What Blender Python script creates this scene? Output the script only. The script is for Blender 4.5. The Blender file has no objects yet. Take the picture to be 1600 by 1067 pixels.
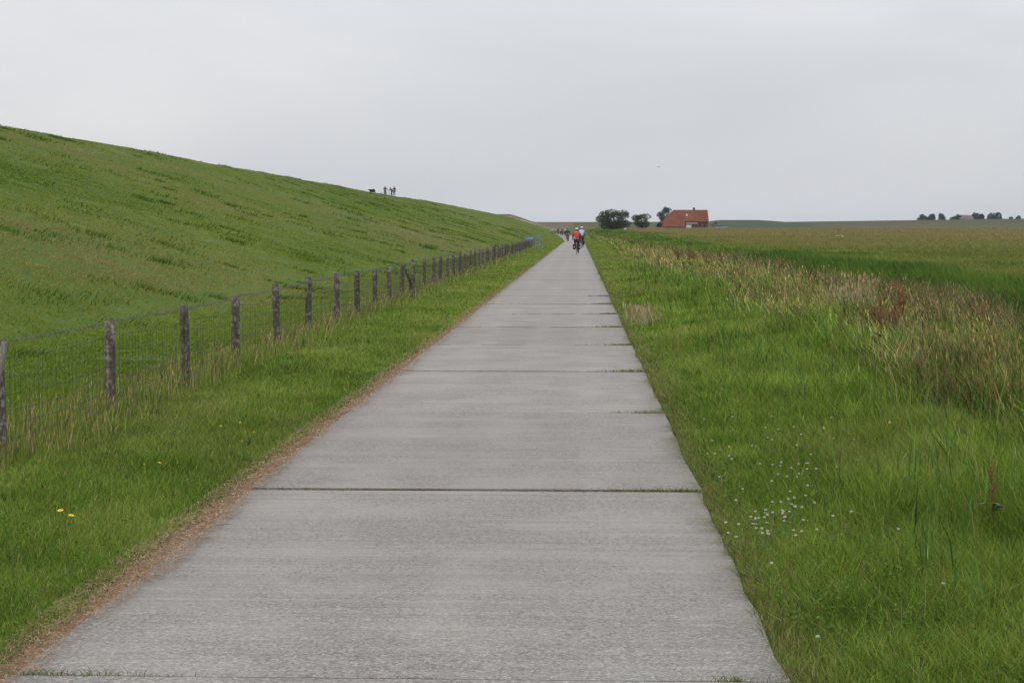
import bpy, math, random
import numpy as np
from mathutils import Vector, Euler, Matrix

# ------------------------------------------------------------------ camera / world / light
SC = bpy.context.scene
COL = SC.collection
random.seed(7)
RNG = np.random.default_rng(11)
R = math.radians
F = 2700.0                       # focal length in px of a 1600 px wide picture
CAM_H = 1.7
cam_d = bpy.data.cameras.new('camera'); cam = bpy.data.objects.new('camera', cam_d); COL.objects.link(cam)
cam_d.sensor_width = 36; cam_d.lens = 36*F/1600
cam_d.clip_start = 0.1; cam_d.clip_end = 20000
PITCH = math.atan((533.5-360)/F); YAW = math.atan(104/F)
cam.location = (0, 0, CAM_H)
cam.rotation_euler = Euler((math.pi/2-PITCH, 0, YAW), 'XYZ')
SC.camera = cam

SUN_EL, SUN_AZ = 52, 215         # azimuth clockwise from +Y
w = bpy.data.worlds.new("World"); SC.world = w; w.use_nodes = True
nt = w.node_tree; nt.nodes.clear()
def N(tree, typ, **kw):
    n = tree.nodes.new(typ)
    for k, v in kw.items(): setattr(n, k, v)
    return n
out = N(nt, 'ShaderNodeOutputWorld'); bg = N(nt, 'ShaderNodeBackground')
sky = N(nt, 'ShaderNodeTexSky', sky_type='NISHITA', sun_disc=False)
sky.sun_elevation = R(SUN_EL); sky.sun_rotation = R(SUN_AZ); sky.air_density = 1; sky.dust_density = 4
tc = N(nt, 'ShaderNodeTexCoord'); sp = N(nt, 'ShaderNodeSeparateXYZ')
nt.links.new(tc.outputs['Generated'], sp.inputs[0])
mp = N(nt, 'ShaderNodeMapping'); mp.inputs['Scale'].default_value = (1, 1, 3.2)
nt.links.new(tc.outputs['Generated'], mp.inputs[0])
no = N(nt, 'ShaderNodeTexNoise'); no.inputs['Scale'].default_value = 2.6; no.inputs['Detail'].default_value = 5
no.inputs['Roughness'].default_value = .5; no.inputs['Distortion'].default_value = .4
nt.links.new(mp.outputs[0], no.inputs['Vector'])
cr = N(nt, 'ShaderNodeValToRGB')     # overcast cloud layer, soft mottling
cr.color_ramp.elements[0].position = .30; cr.color_ramp.elements[0].color = (6.0, 6.2, 6.55, 1)
cr.color_ramp.elements[1].position = .72; cr.color_ramp.elements[1].color = (7.55, 7.6, 7.75, 1)
nt.links.new(no.outputs['Fac'], cr.inputs[0])
zr = N(nt, 'ShaderNodeMapRange'); zr.inputs['From Min'].default_value = 0.0; zr.inputs['From Max'].default_value = 1
zr.inputs['To Min'].default_value = 0.965; zr.inputs['To Max'].default_value = 2.5
nt.links.new(sp.outputs['Z'], zr.inputs['Value'])
zp = N(nt, 'ShaderNodeMath', operation='MAXIMUM'); zp.inputs[1].default_value = .965
nt.links.new(zr.outputs[0], zp.inputs[0])
vm = N(nt, 'ShaderNodeVectorMath', operation='SCALE')
nt.links.new(cr.outputs[0], vm.inputs[0]); nt.links.new(zp.outputs[0], vm.inputs['Scale'])
mx = N(nt, 'ShaderNodeMixRGB'); mx.inputs[0].default_value = .93
nt.links.new(sky.outputs[0], mx.inputs[1]); nt.links.new(vm.outputs[0], mx.inputs[2])
nt.links.new(mx.outputs[0], bg.inputs[0]); bg.inputs[1].default_value = 0.1
nt.links.new(bg.outputs[0], out.inputs[0])

sl = bpy.data.lights.new('sun', 'SUN'); sl.energy = 0.8; sl.angle = R(18); sl.color = (1, .96, .9)
so = bpy.data.objects.new('sun', sl); COL.objects.link(so)
az = R(SUN_AZ); el = R(SUN_EL)
sd = Vector((math.sin(az)*math.cos(el), math.cos(az)*math.cos(el), math.sin(el)))
so.rotation_euler = sd.to_track_quat('Z', 'Y').to_euler()
SC.view_settings.view_transform = 'Standard'; SC.view_settings.look = 'None'
SC.view_settings.exposure = 0; SC.view_settings.gamma = 1
SC.render.engine = 'CYCLES'
SC.cycles.max_bounces = 5; SC.cycles.diffuse_bounces = 3; SC.cycles.transmission_bounces = 2
SC.cycles.volume_bounces = 0; SC.cycles.transparent_max_bounces = 4

# ------------------------------------------------------------------ helpers
RM = cam.rotation_euler.to_matrix()
def at_z(px, py, z=0.0):
    """point where the line of sight through (px, py) of the 1600 px photo meets height z"""
    d = RM @ Vector(((px-800)/F, -(py-533.5)/F, -1))
    t = (z-CAM_H)/d.z
    return Vector((d.x*t, d.y*t, z))
def at_D(px, py, D):
    d = RM @ Vector(((px-800)/F, -(py-533.5)/F, -1)); t = D/d.y
    return Vector((d.x*t, D, CAM_H+d.z*t))

def hash2(ix, iy, s):
    h = (ix.astype(np.int64)*374761393 + iy.astype(np.int64)*668265263 + s*1442695041) & 0xffffffff
    h = ((h ^ (h >> 13))*1274126177) & 0xffffffff
    h = (h ^ (h >> 16)) & 0xffffff
    return h/float(0xffffff)
def vnoise(x, y, s=0):
    x = np.asarray(x, float); y = np.asarray(y, float)
    ix = np.floor(x); iy = np.floor(y); fx = x-ix; fy = y-iy
    fx = fx*fx*(3-2*fx); fy = fy*fy*(3-2*fy)
    a = hash2(ix, iy, s); b = hash2(ix+1, iy, s); c = hash2(ix, iy+1, s); d = hash2(ix+1, iy+1, s)
    return (a*(1-fx)+b*fx)*(1-fy)+(c*(1-fx)+d*fx)*fy
def fbm(x, y, s=0, o=3):
    v = 0; a = .5; t = 0
    for i in range(o):
        v = v+a*vnoise(np.asarray(x)*2**i, np.asarray(y)*2**i, s+i*17); t += a; a *= .5
    return v/t
def sstep(a, b, x):
    t = np.clip((np.asarray(x, float)-a)/(b-a), 0, 1); return t*t*(3-2*t)

# ------------------------------------------------------------------ materials
MATS = {}
def mat(name, col=(.5, .5, .5), rough=.8, var=.15, scale=8, metal=0, bump=0, spec=.3, stretch=(1, 1, 1)):
    if name in MATS: return MATS[name]
    m = bpy.data.materials.new(name); m.use_nodes = True; t = m.node_tree
    b = t.nodes['Principled BSDF']; b.inputs['Roughness'].default_value = rough; b.inputs['Metallic'].default_value = metal
    b.inputs['Specular IOR Level'].default_value = spec
    tcn = N(t, 'ShaderNodeTexCoord'); mpn = N(t, 'ShaderNodeMapping'); mpn.inputs['Scale'].default_value = stretch
    t.links.new(tcn.outputs['Object'], mpn.inputs[0])
    n = N(t, 'ShaderNodeTexNoise'); n.inputs['Scale'].default_value = scale; n.inputs['Detail'].default_value = 6
    t.links.new(mpn.outputs[0], n.inputs['Vector'])
    r = N(t, 'ShaderNodeValToRGB')
    r.color_ramp.elements[0].position = .3; r.color_ramp.elements[1].position = .7
    r.color_ramp.elements[0].color = tuple(c*(1-var) for c in col)+(1,)
    r.color_ramp.elements[1].color = tuple(min(1, c*(1+var)) for c in col)+(1,)
    t.links.new(n.outputs['Fac'], r.inputs[0]); t.links.new(r.outputs[0], b.inputs['Base Color'])
    if bump:
        bn = N(t, 'ShaderNodeBump'); bn.inputs['Strength'].default_value = bump; bn.inputs['Distance'].default_value = .02
        t.links.new(n.outputs['Fac'], bn.inputs['Height']); t.links.new(bn.outputs[0], b.inputs['Normal'])
    MATS[name] = m; return m
def blade_mat(name, trans=.3, rough=1):
    m = bpy.data.materials.new(name); m.use_nodes = True; t = m.node_tree; t.nodes.clear()
    o = N(t, 'ShaderNodeOutputMaterial'); a = N(t, 'ShaderNodeAttribute', attribute_name='tint')
    d = N(t, 'ShaderNodeBsdfDiffuse'); tr = N(t, 'ShaderNodeBsdfTranslucent'); mxs = N(t, 'ShaderNodeMixShader')
    mxs.inputs[0].default_value = trans
    t.links.new(a.outputs['Color'], d.inputs[0]); t.links.new(a.outputs['Color'], tr.inputs[0])
    t.links.new(d.outputs[0], mxs.inputs[1]); t.links.new(tr.outputs[0], mxs.inputs[2]); t.links.new(mxs.outputs[0], o.inputs[0])
    return m

class G:      # tiny node-graph helper
    def __init__(s, name):
        s.m = bpy.data.materials.new(name); s.m.use_nodes = True; s.t = s.m.node_tree
        s.b = s.t.nodes['Principled BSDF']; s.b.inputs['Roughness'].default_value = .95; s.b.inputs['Specular IOR Level'].default_value = .1
        s.geo = N(s.t, 'ShaderNodeNewGeometry'); s.pos = s.geo.outputs['Position']
        sx = N(s.t, 'ShaderNodeSeparateXYZ'); s.t.links.new(s.pos, sx.inputs[0]); s.X, s.Y, s.Z = sx.outputs
    def lk(s, a, b):
        if isinstance(a, (int, float)): b.default_value = a
        elif isinstance(a, tuple): b.default_value = a if len(a) == len(b.default_value) else a+(1,)
        else: s.t.links.new(a, b)
    def noise(s, scale, detail=4, rough=.55, stretch=(1, 1, 1), dist=0, off=(0, 0, 0)):
        mpn = N(s.t, 'ShaderNodeMapping'); mpn.inputs['Scale'].default_value = stretch; mpn.inputs['Location'].default_value = off
        s.lk(s.pos, mpn.inputs[0]); n = N(s.t, 'ShaderNodeTexNoise')
        n.inputs['Scale'].default_value = scale; n.inputs['Detail'].default_value = detail
        n.inputs['Roughness'].default_value = rough; n.inputs['Distortion'].default_value = dist
        s.lk(mpn.outputs[0], n.inputs['Vector']); return n.outputs['Fac']
    def mth(s, op, a, b=0, c=0, clamp=False):
        n = N(s.t, 'ShaderNodeMath', operation=op, use_clamp=clamp)
        s.lk(a, n.inputs[0]); s.lk(b, n.inputs[1]); s.lk(c, n.inputs[2]); return n.outputs[0]
    def rng(s, v, a, b, c=0, d=1, smooth=True):
        n = N(s.t, 'ShaderNodeMapRange'); n.interpolation_type = 'SMOOTHSTEP' if smooth else 'LINEAR'
        s.lk(v, n.inputs['Value'])
        for k, x in (('From Min', a), ('From Max', b), ('To Min', c), ('To Max', d)): n.inputs[k].default_value = x
        return n.outputs[0]
    def mix(s, f, a, b, typ='MIX'):
        n = N(s.t, 'ShaderNodeMixRGB', blend_type=typ); s.lk(f, n.inputs[0]); s.lk(a, n.inputs[1]); s.lk(b, n.inputs[2]); return n.outputs[0]
    def ramp(s, v, stops):
        n = N(s.t, 'ShaderNodeValToRGB'); e = n.color_ramp.elements
        while len(e) < len(stops): e.new(.5)
        for i, (p, c) in enumerate(stops): e[i].position = p; e[i].color = tuple(c)+(1,)
        s.lk(v, n.inputs[0]); return n.outputs[0]
    def bump(s, h, st, dist=.05):
        n = N(s.t, 'ShaderNodeBump'); n.inputs['Strength'].default_value = st; n.inputs['Distance'].default_value = dist
        s.lk(h, n.inputs['Height']); s.lk(n.outputs[0], s.b.inputs['Normal'])
    def done(s, col): s.lk(col, s.b.inputs['Base Color']); return s.m

# ------------------------------------------------------------------ mesh helpers
def mesh_obj(name, verts, faces, m=None, parent=None, smooth=False):
    me = bpy.data.meshes.new(name); me.from_pydata([tuple(v) for v in verts], [], faces); me.update()
    if smooth: me.polygons.foreach_set('use_smooth', [True]*len(me.polygons))
    o = bpy.data.objects.new(name, me); COL.objects.link(o)
    if m: me.materials.append(m)
    if parent: o.parent = parent
    return o
def tag(o, label=None, cat=None, group=None, kind=None):
    if label: o['label'] = label
    if cat: o['category'] = cat
    if group: o['group'] = group
    if kind: o['kind'] = kind
    return o
def empty(name, loc=(0, 0, 0), rz=0):
    o = bpy.data.objects.new(name, None); COL.objects.link(o); o.location = loc; o.rotation_euler = (0, 0, rz); o.empty_display_size = .2
    return o
def copy_tree(o, parent=None):
    c = o.copy(); COL.objects.link(c); c.parent = parent
    for ch in o.children: copy_tree(ch, c)
    return c
class MB:
    def __init__(s): s.v = []; s.f = []
    def box(s, x0, x1, y0, y1, z0, z1):
        b = len(s.v); s.v += [(x, y, z) for z in (z0, z1) for y in (y0, y1) for x in (x0, x1)]
        s.f += [tuple(b+i for i in f) for f in ((0, 2, 3, 1), (4, 5, 7, 6), (0, 1, 5, 4), (2, 6, 7, 3), (0, 4, 6, 2), (1, 3, 7, 5))]; return s
    def tube(s, pts, r, n=6, caps=True):
        pts = [Vector(p) for p in pts]; rs = r if isinstance(r, (list, tuple)) else [r]*len(pts); b = len(s.v)
        for i, p in enumerate(pts):
            d = (pts[min(i+1, len(pts)-1)]-pts[max(i-1, 0)]).normalized()
            u = d.cross(Vector((0, 0, 1)) if abs(d.z) < .9 else Vector((0, 1, 0))).normalized(); v = d.cross(u)
            for k in range(n):
                a = 2*math.pi*k/n; s.v.append(tuple(p+(u*math.cos(a)+v*math.sin(a))*rs[i]))
        for i in range(len(pts)-1):
            for k in range(n):
                s.f.append((b+i*n+k, b+i*n+(k+1) % n, b+(i+1)*n+(k+1) % n, b+(i+1)*n+k))
        if caps:
            s.f.append(tuple(b+k for k in range(n))[::-1]); e = b+(len(pts)-1)*n; s.f.append(tuple(e+k for k in range(n)))
        return s
    def ring(s, c, r, rt, axis='x', n=28, m=6, flat=1):
        b = len(s.v); c = Vector(c)
        for i in range(n):
            a = 2*math.pi*i/n; rad = Vector((0, math.cos(a), math.sin(a))) if axis == 'x' else Vector((math.cos(a), math.sin(a), 0))
            ax = Vector((1, 0, 0)) if axis == 'x' else Vector((0, 0, 1))
            for k in range(m):
                q = 2*math.pi*k/m; s.v.append(tuple(c+rad*(r+rt*math.cos(q))+ax*rt*flat*math.sin(q)))
        for i in range(n):
            for k in range(m):
                j = (i+1) % n; s.f.append((b+i*m+k, b+j*m+k, b+j*m+(k+1) % m, b+i*m+(k+1) % m))
        return s
    def ball(s, c, r, n=8, m=6, sc=(1, 1, 1)):
        b = len(s.v); c = Vector(c)
        for i in range(m+1):
            t = math.pi*i/m
            for k in range(n):
                a = 2*math.pi*k/n
                s.v.append((c.x+r*sc[0]*math.sin(t)*math.cos(a), c.y+r*sc[1]*math.sin(t)*math.sin(a), c.z+r*sc[2]*math.cos(t)))
        for i in range(m):
            for k in range(n): s.f.append((b+i*n+k, b+(i+1)*n+k, b+(i+1)*n+(k+1) % n, b+i*n+(k+1) % n))
        return s
    def poly(s, pts): b = len(s.v); s.v += [tuple(p) for p in pts]; s.f.append(tuple(range(b, b+len(pts)))); return s
    def build(s, name, m, parent=None, smooth=False): return mesh_obj(name, s.v, s.f, m, parent, smooth)

# ------------------------------------------------------------------ terrain
CREST_X, TOE_X = -38.0, -7.2
RL, RR = -2.16, .80               # road edges
def road_cx(D):
    D = np.asarray(D, float); return -1.5*(np.clip(D-260, 0, 700)/100)**1.3
def road_z(D): return .45*sstep(300, 430, D)
def dike_end(D):
    return 1-sstep(1345, 1395, D)
def far_crest(X):
    X = np.asarray(X, float)
    return 8.2+1.5*sstep(96, 108, X)*(1-sstep(140, 162, X))+np.clip((X-160)/190, 0, 3)*2.6
def height(X, D):
    X = np.asarray(X, float); D = np.asarray(D, float)
    base = road_z(D)*(1-sstep(3, 12, X))
    zr = 2.5*np.clip((D-140)/440, 0, 1)**1.25
    base = base+zr*sstep(2.5, 14, X-road_cx(D))
    # ditch on the right
    base = base-.45*np.exp(-((X-8.6)/1.1)**2)*(1-sstep(200, 300, D))
    # sea dike on the left
    H = 8.2+1.4*sstep(865, 900, D)*(1-sstep(900, 1250, D))+.12*(vnoise(D/14, 0*D, 3)-.5)
    u = np.clip((-X+TOE_X)/(TOE_X-CREST_X), 0, 1)
    up = (u**1.12)*(1-.10*np.clip((u-.86)/.14, 0, 1)**2)
    up = np.where(u < .1, up*sstep(-.06, .1, u), up)
    back = np.clip((-X+CREST_X-3.5)/32, 0, 1)
    d = H*up/.9*(1-sstep(0, 1, back))
    d = np.minimum(d, H*(1-sstep(0, 1, back))+.05)*dike_end(D)
    # far dike crossing the end of the road
    fc = far_crest(X)
    prof = np.clip((D-1318)/34, 0, 1)*(1-sstep(1356, 1390, D))
    fd = fc*prof*sstep(-62, -44, X)
    z = np.maximum(base+d, fd)
    z = z*np.where(D > 1360, 1-sstep(1380, 1500, D)*.9, 1)
    bump = (fbm(X*.8, D*.8, 5)-.5)*.10+(fbm(X*.16, D*.16, 9)-.5)*.22*sstep(4.5, 9, np.abs(X))
    nearroad = 1-sstep(.25, 1.2, np.maximum(RL-(X-road_cx(D)), (X-road_cx(D))-RR))
    z = z+bump*(1-nearroad)*np.where(D < 1300, 1, 0)-.035*nearroad
    return z
def H1(x, y): return float(height(np.array([x]), np.array([y]))[0])

def axis(segs):
    a = []
    for s, e, st in segs: a += list(np.arange(s, e-1e-6, st))
    a.append(segs[-1][1]); return np.array(a)
Dn = axis([(-12, 3, 1.5), (3, 40, .5), (40, 120, 1.5), (120, 320, 4), (320, 860, 15), (860, 910, 5), (910, 1300, 30), (1300, 1400, 3), (1400, 1700, 50), (1700, 3200, 300), (3200, 9000, 1450)])
def grid(name, xs, m):
    X, D = np.meshgrid(xs, Dn); Z = height(X, D)
    ny, nx = X.shape; v = np.stack([X, D, Z], -1).reshape(-1, 3)
    i = np.arange(ny*nx).reshape(ny, nx)
    f = np.stack([i[:-1, :-1], i[:-1, 1:], i[1:, 1:], i[1:, :-1]], -1).reshape(-1, 4)
    me = bpy.data.meshes.new(name); me.vertices.add(len(v)); me.vertices.foreach_set('co', v.ravel())
    me.loops.add(f.size); me.loops.foreach_set('vertex_index', f.ravel())
    me.polygons.add(len(f)); me.polygons.foreach_set('loop_start', np.arange(0, f.size, 4)); me.update(); me.validate()
    me.polygons.foreach_set('use_smooth', np.ones(len(f), bool))
    me.materials.append(m); o = bpy.data.objects.new(name, me); COL.objects.link(o); return o

# --- dike turf
g = G('dike_turf')
big = g.noise(.09, 4, .6, (1, .45, 1)); mid = g.noise(.9, 5, .6, (1, .5, 1), dist=.5); fine = g.noise(9, 5, .7, (1, .8, 1))
c = g.ramp(big, [(.33, (.070, .100, .022)), (.5, (.095, .122, .030)), (.62, (.135, .138, .048)), (.75, (.165, .145, .062))])
c = g.mix(g.rng(mid, .35, .72), g.mix(.75, c, (.055, .085, .018)), c)
c = g.mix(g.rng(fine, .3, .7, 0, .55), c, g.mix(.5, c, (.17, .17, .07)))
c = g.mix(1, c, (.80, .98, .62), 'MULTIPLY'); brown = g.mix(big, (.085, .070, .042), (.125, .096, .058))
c = g.mix(g.rng(g.Y, 868, 880), c, brown)
g.bump(g.mth('ADD', mid, fine), .5, .08); DIKE_M = g.done(c)
# --- ground
g = G('ground_turf')
big = g.noise(.06, 4, .6); mid = g.noise(1.3, 5, .6); fine = g.noise(12, 5, .7)
wob = g.mth('ADD', g.X, g.mth('MULTIPLY', g.mth('SUBTRACT', mid, .5), 2.0))
green = g.ramp(mid, [(.3, (.045, .075, .014)), (.7, (.075, .11, .024))])
soil = g.mix(g.rng(fine, .35, .65), (.06, .05, .03), (.11, .09, .055))
tan = g.ramp(mid, [(.3, (.10, .09, .045)), (.7, (.19, .15, .09))])
fieldc = g.ramp(big, [(.3, (.085, .085, .032)), (.5, (.11, .10, .044)), (.7, (.13, .105, .056))])
fieldfar = g.ramp(g.noise(.02, 5, .65, (.35, 1, 1)), [(.3, (.072, .068, .034)), (.52, (.098, .082, .044)), (.7, (.072, .082, .034))])
c = g.mix(g.rng(wob, 3.2, 4.4), green, tan)
c = g.mix(g.rng(wob, 6.3, 7.3), c, soil)
c = g.mix(g.rng(wob, 8.4, 9.2), c, green)
c = g.mix(g.rng(wob, 19, 25), c, fieldc)
c = g.mix(g.mth('MULTIPLY', g.rng(g.Y, 110, 260), g.rng(g.X, 3, 10)), c, fieldfar)
c = g.mix(g.rng(g.Y, 420, 640), c, fieldfar)
c = g.mix(g.mth('MULTIPLY', g.rng(g.Y, 1290, 1330), g.mth('MULTIPLY', g.rng(g.X, 60, 100), g.rng(g.X, 190, 165))), c, (.045, .066, .032))
c = g.mix(g.mth('MULTIPLY', g.rng(g.Y, 1325, 1350), .6), c, (.055, .068, .030))
c = g.mix(g.rng(wob, -3.7, -4.3), c, g.mix(.5, green, (.13, .12, .05)))
c = g.mix(g.rng(fine, .3, .7, 0, .4), c, g.mix(1, c, (.6, .6, .6), 'MULTIPLY'))
c = g.mix(g.mth('MULTIPLY', g.mth('MULTIPLY', g.rng(g.X, RL-.20, RL-.12), g.rng(g.X, RL+.3, RL+.2)), g.rng(g.Y, 90, 20)), c, g.mix(fine, (.10, .065, .04), (.22, .15, .095)))
g.bump(g.mth('ADD', mid, fine), .5, .06); GROUND_M = g.done(c)
xd = np.unique(np.concatenate([-np.geomspace(60, 2600, 22)[::-1], axis([(-60, -44, 2), (-44, -34, .5), (-34, -8, 1.0), (-8, -5.5, .25)])]))
xg = axis([(-5.5, -2.6, .29), (-2.6, 1.4, .2), (1.4, 12, .4), (12, 30, 1), (30, 60, 3), (60, 400, 10), (400, 2600, 220)])
tag(grid('dike', xd, DIKE_M), kind='structure')
tag(grid('ground', xg, GROUND_M), kind='structure')

# --- concrete track: cast slabs with open joints
g = G('weathered_concrete')
J0, JL = 6.462, 4.79
slab = g.mth('FLOOR', g.mth('DIVIDE', g.mth('SUBTRACT', g.Y, J0), JL))
wn = N(g.t, 'ShaderNodeTexWhiteNoise', noise_dimensions='1D'); g.lk(slab, wn.inputs['W'])
base = g.mix(wn.outputs['Value'], (.262, .242, .218), (.318, .296, .269))
brush = g.noise(1, 4, .6, (.22, 9, 1)); c = g.mix(g.rng(brush, .38, .66, 0, .42), base, (.17, .16, .15))
brush2 = g.noise(1, 3, .6, (.6, 26, 1)); c = g.mix(g.rng(brush2, .42, .66, 0, .38), c, (.16, .15, .14))
blot = g.noise(.7, 6, .65); c = g.mix(g.rng(blot, .42, .70, 0, .22), c, (.185, .175, .158))
blot2 = g.noise(2.2, 5, .6, (1, .5, 1), off=(7, 3, 0)); c = g.mix(g.rng(blot2, .5, .75, 0, .25), c, (.30, .288, .272))
for xc, wd, a in ((-1.45, .35, .22), (.15, .3, .25), (-.65, .25, .12)):
    tr = g.mth('ABSOLUTE', g.mth('ADD', g.X, g.mth('MULTIPLY', g.mth('SUBTRACT', blot, .5), .5))); 
    dd = g.mth('ABSOLUTE', g.mth('SUBTRACT', g.X, xc)); c = g.mix(g.rng(dd, 0, wd, a, 0), c, (.32, .305, .285))
edge = g.mth('MINIMUM', g.mth('SUBTRACT', g.X, RL), g.mth('SUBTRACT', RR, g.X))
c = g.mix(g.rng(g.mth('ADD', edge, g.mth('MULTIPLY', blot2, .3)), .12, .42, .55, 0), c, (.15, .135, .115))
vo = N(g.t, 'ShaderNodeTexVoronoi'); vo.inputs['Scale'].default_value = 75; g.lk(g.pos, vo.inputs['Vector'])
vcol = N(g.t, 'ShaderNodeSeparateColor'); g.lk(vo.outputs['Color'], vcol.inputs[0])
patch = g.mth('ADD', .25, g.mth('MULTIPLY', .75, g.rng(g.noise(1.1, 4, .6, off=(3, 8, 0)), .36, .58)))
c = g.mix(g.mth('MULTIPLY', g.rng(vcol.outputs[0], .82, .95), g.mth('MULTIPLY', patch, .5)), c, (.36, .35, .33))
c = g.mix(g.mth('MULTIPLY', g.rng(vcol.outputs[1], .72, .9), g.mth('MULTIPLY', patch, .62)), c, (.12, .11, .10))
fore = g.rng(g.Y, 9.5, 6.2, 0, .42); c = g.mix(g.mth('MULTIPLY', g.rng(vcol.outputs[2], .62, .8), fore), c, (.10, .09, .08)); c = g.mix(g.mth('MULTIPLY', g.rng(vcol.outputs[2], .22, .08), fore), c, (.46, .45, .42))
sand = g.noise(60, 3, .7); c = g.mix(g.rng(sand, .35, .65, 0, .35), c, (.18, .17, .16))
hh = g.mth('ADD', g.mth('MULTIPLY', brush2, .6), g.mth('ADD', g.mth('MULTIPLY', g.mth('MULTIPLY', vo.outputs['Distance'], patch), .9), g.mth('MULTIPLY', sand, .5)))
g.bump(hh, .8, .014); g.b.inputs['Roughness'].default_value = .85; g.b.inputs['Specular IOR Level'].default_value = .25
ROAD_M = g.done(c)
mb = MB(); y = J0-JL*4; k = -4
rr = random.Random(5)
while y < 300:
    dz = rr.uniform(-.006, .004); 
    gap = .019 if y < 38 else .009; y0, y1 = y+gap, y+JL-gap; b = len(mb.v); n = 12
    pts = []
    for i in range(n+1): t = i/n; pts.append((RR+rr.uniform(-.016, .008)+.005*math.sin(y*1.3+t*5), y0+(y1-y0)*t))
    for i in range(n+1): t = i/n; pts.append((RL+rr.uniform(-.012, .018), y1+(y0-y1)*t))
    nn = len(pts); mb.v += [(p[0]+float(road_cx(p[1])), p[1], dz) for p in pts]+[(p[0]+float(road_cx(p[1])), p[1], -.2) for p in pts]
    mb.f.append(tuple(b+i for i in range(nn)))
    mb.f += [(b+i, b+nn+i, b+nn+(i+1) % nn, b+(i+1) % nn) for i in range(nn)]
    y += JL
ys = list(np.arange(y, 900, 6.0)); b = len(mb.v)
for q in ys:
    for e in (RL, RR): mb.v.append((e+float(road_cx(q)), q, float(road_z(q))))
for i in range(len(ys)-1): mb.f.append((b+2*i, b+2*i+1, b+2*i+3, b+2*i+2))
tag(mb.build('road', ROAD_M), kind='structure')
mb = MB(); mb.box(RL+.02, RR-.02, J0-JL*4, 300, -.15, -.05)
tag(mb.build('joint_soil', mat('joint_soil', (.035, .028, .020), var=.5, scale=30, bump=.5)), kind='structure')
# pale path climbing the dike
mb = MB(); n = 24; b = 0
for i in range(n+1):
    t = i/n; x = -38.5+30*t; yc = 862+36*t
    for s in (-1, 1): mb.v.append((x, yc+s*2.6, H1(x, yc+s*2.6)+.12))
for i in range(n): mb.f.append((2*i, 2*i+1, 2*i+3, 2*i+2))
tag(mb.build('path', mat('pale_path', (.42, .38, .30), var=.15, scale=.5)), kind='structure')

# ------------------------------------------------------------------ grass blades
def build_blades(name, P, Hh, Wd, lean, yaw, col, m, bend=.5, seed=None):
    """P (n,3), heights, widths, lean (n,2) tip offset, per-blade colour; seed=(mask,len,width)"""
    n = len(P)
    if n == 0: return None
    ax = np.stack([np.cos(yaw), np.sin(yaw), 0*yaw], -1)*(Wd*.5)[:, None]
    mid = P+np.stack([lean[:, 0]*bend*.45, lean[:, 1]*bend*.45, Hh*.55], -1)
    tip = P+np.stack([lean[:, 0], lean[:, 1], Hh], -1)
    V = np.stack([P-ax, P+ax, mid+ax*.75, mid-ax*.75, tip], 1)
    V = V.reshape(-1, 3); base = np.arange(n)*5
    quad = np.stack([base, base+1, base+2, base+3], -1); tri = np.stack([base+3, base+2, base+4], -1)
    lv = np.concatenate([quad, tri], 1).reshape(-1)      # 7 loops per blade
    ls = np.stack([np.arange(n)*7, np.arange(n)*7+4], -1).reshape(-1)
    C = np.repeat(col, 5, 0).reshape(n, 5, 3); nv = n*5
    C[:, 4] = C[:, 4]*np.array([1.18, 1.1, 1.05]); C = C.reshape(-1, 3)
    if seed is not None:
        mk, sl_, sw_ = seed; q = int(mk.sum()); T = tip[mk]; A = ax[mk]; A = A/(np.linalg.norm(A, axis=1)[:, None]+1e-9)
        L = sl_[mk][:, None]; Wv = sw_[mk][:, None]; up = np.concatenate([lean[mk]*.6, Hh[mk][:, None]], 1); up = up/np.linalg.norm(up, axis=1)[:, None]
        SV = np.stack([T-up*L*.2, T+up*L*.3+A*Wv*.5, T+up*L, T+up*L*.3-A*Wv*.5], 1).reshape(-1, 3)
        V = np.concatenate([V, SV]); sb = nv+np.arange(q)*4
        ls = np.concatenate([ls, len(lv)+np.arange(q)*4])
        lv = np.concatenate([lv, np.stack([sb, sb+1, sb+2, sb+3], -1).reshape(-1)])
        C = np.concatenate([C, np.repeat(col[mk]*np.array([1.15, 1.0, .95]), 4, 0)])
    me = bpy.data.meshes.new(name); me.vertices.add(len(V)); me.vertices.foreach_set('co', V.astype(np.float32).ravel())
    me.loops.add(len(lv)); me.loops.foreach_set('vertex_index', lv.astype(np.int32))
    me.polygons.add(len(ls)); me.polygons.foreach_set('loop_start', ls.astype(np.int32)); me.update()
    at = me.attributes.new('tint', 'FLOAT_COLOR', 'POINT')
    at.data.foreach_set('color', np.concatenate([C, np.ones((len(C), 1))], 1).astype(np.float32).ravel())
    me.materials.append(m); o = bpy.data.objects.new(name, me); COL.objects.link(o); return o
def scatter(x0, x1, d0, d1, n0, Dref=9, power=2.0, margin=2.0):
    """points in strip x0..x1 (numbers or functions of D), density n0 per m2 up to Dref then falling"""
    XS, DS = [], []; D = d0
    while D < d1:
        st = max(.3, D*.05); Dm = D+st/2
        a = x0(Dm) if callable(x0) else x0; b = x1(Dm) if callable(x1) else x1
        a = max(a, -.345*Dm-margin); b = min(b, .268*Dm+margin)
        if b > a:
            dens = n0*min(1, Dref/Dm)**power
            cnt = RNG.poisson(dens*(b-a)*st)
            XS.append(RNG.uniform(a, b, cnt)); DS.append(RNG.uniform(D, D+st, cnt))
        D += st
    return np.concatenate(XS), np.concatenate(DS)
def lerp(a, b, t): a = np.array(a, float); b = np.array(b, float); return a+(b-a)*np.clip(t, 0, 1)[:, None]
def pal(cols, t):
    cols = np.array(cols, float); t = np.clip(t, 0, .9999)*(len(cols)-1); i = t.astype(int); f = (t-i)[:, None]
    return cols[i]*(1-f)+cols[np.minimum(i+1, len(cols)-1)]*f
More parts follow.
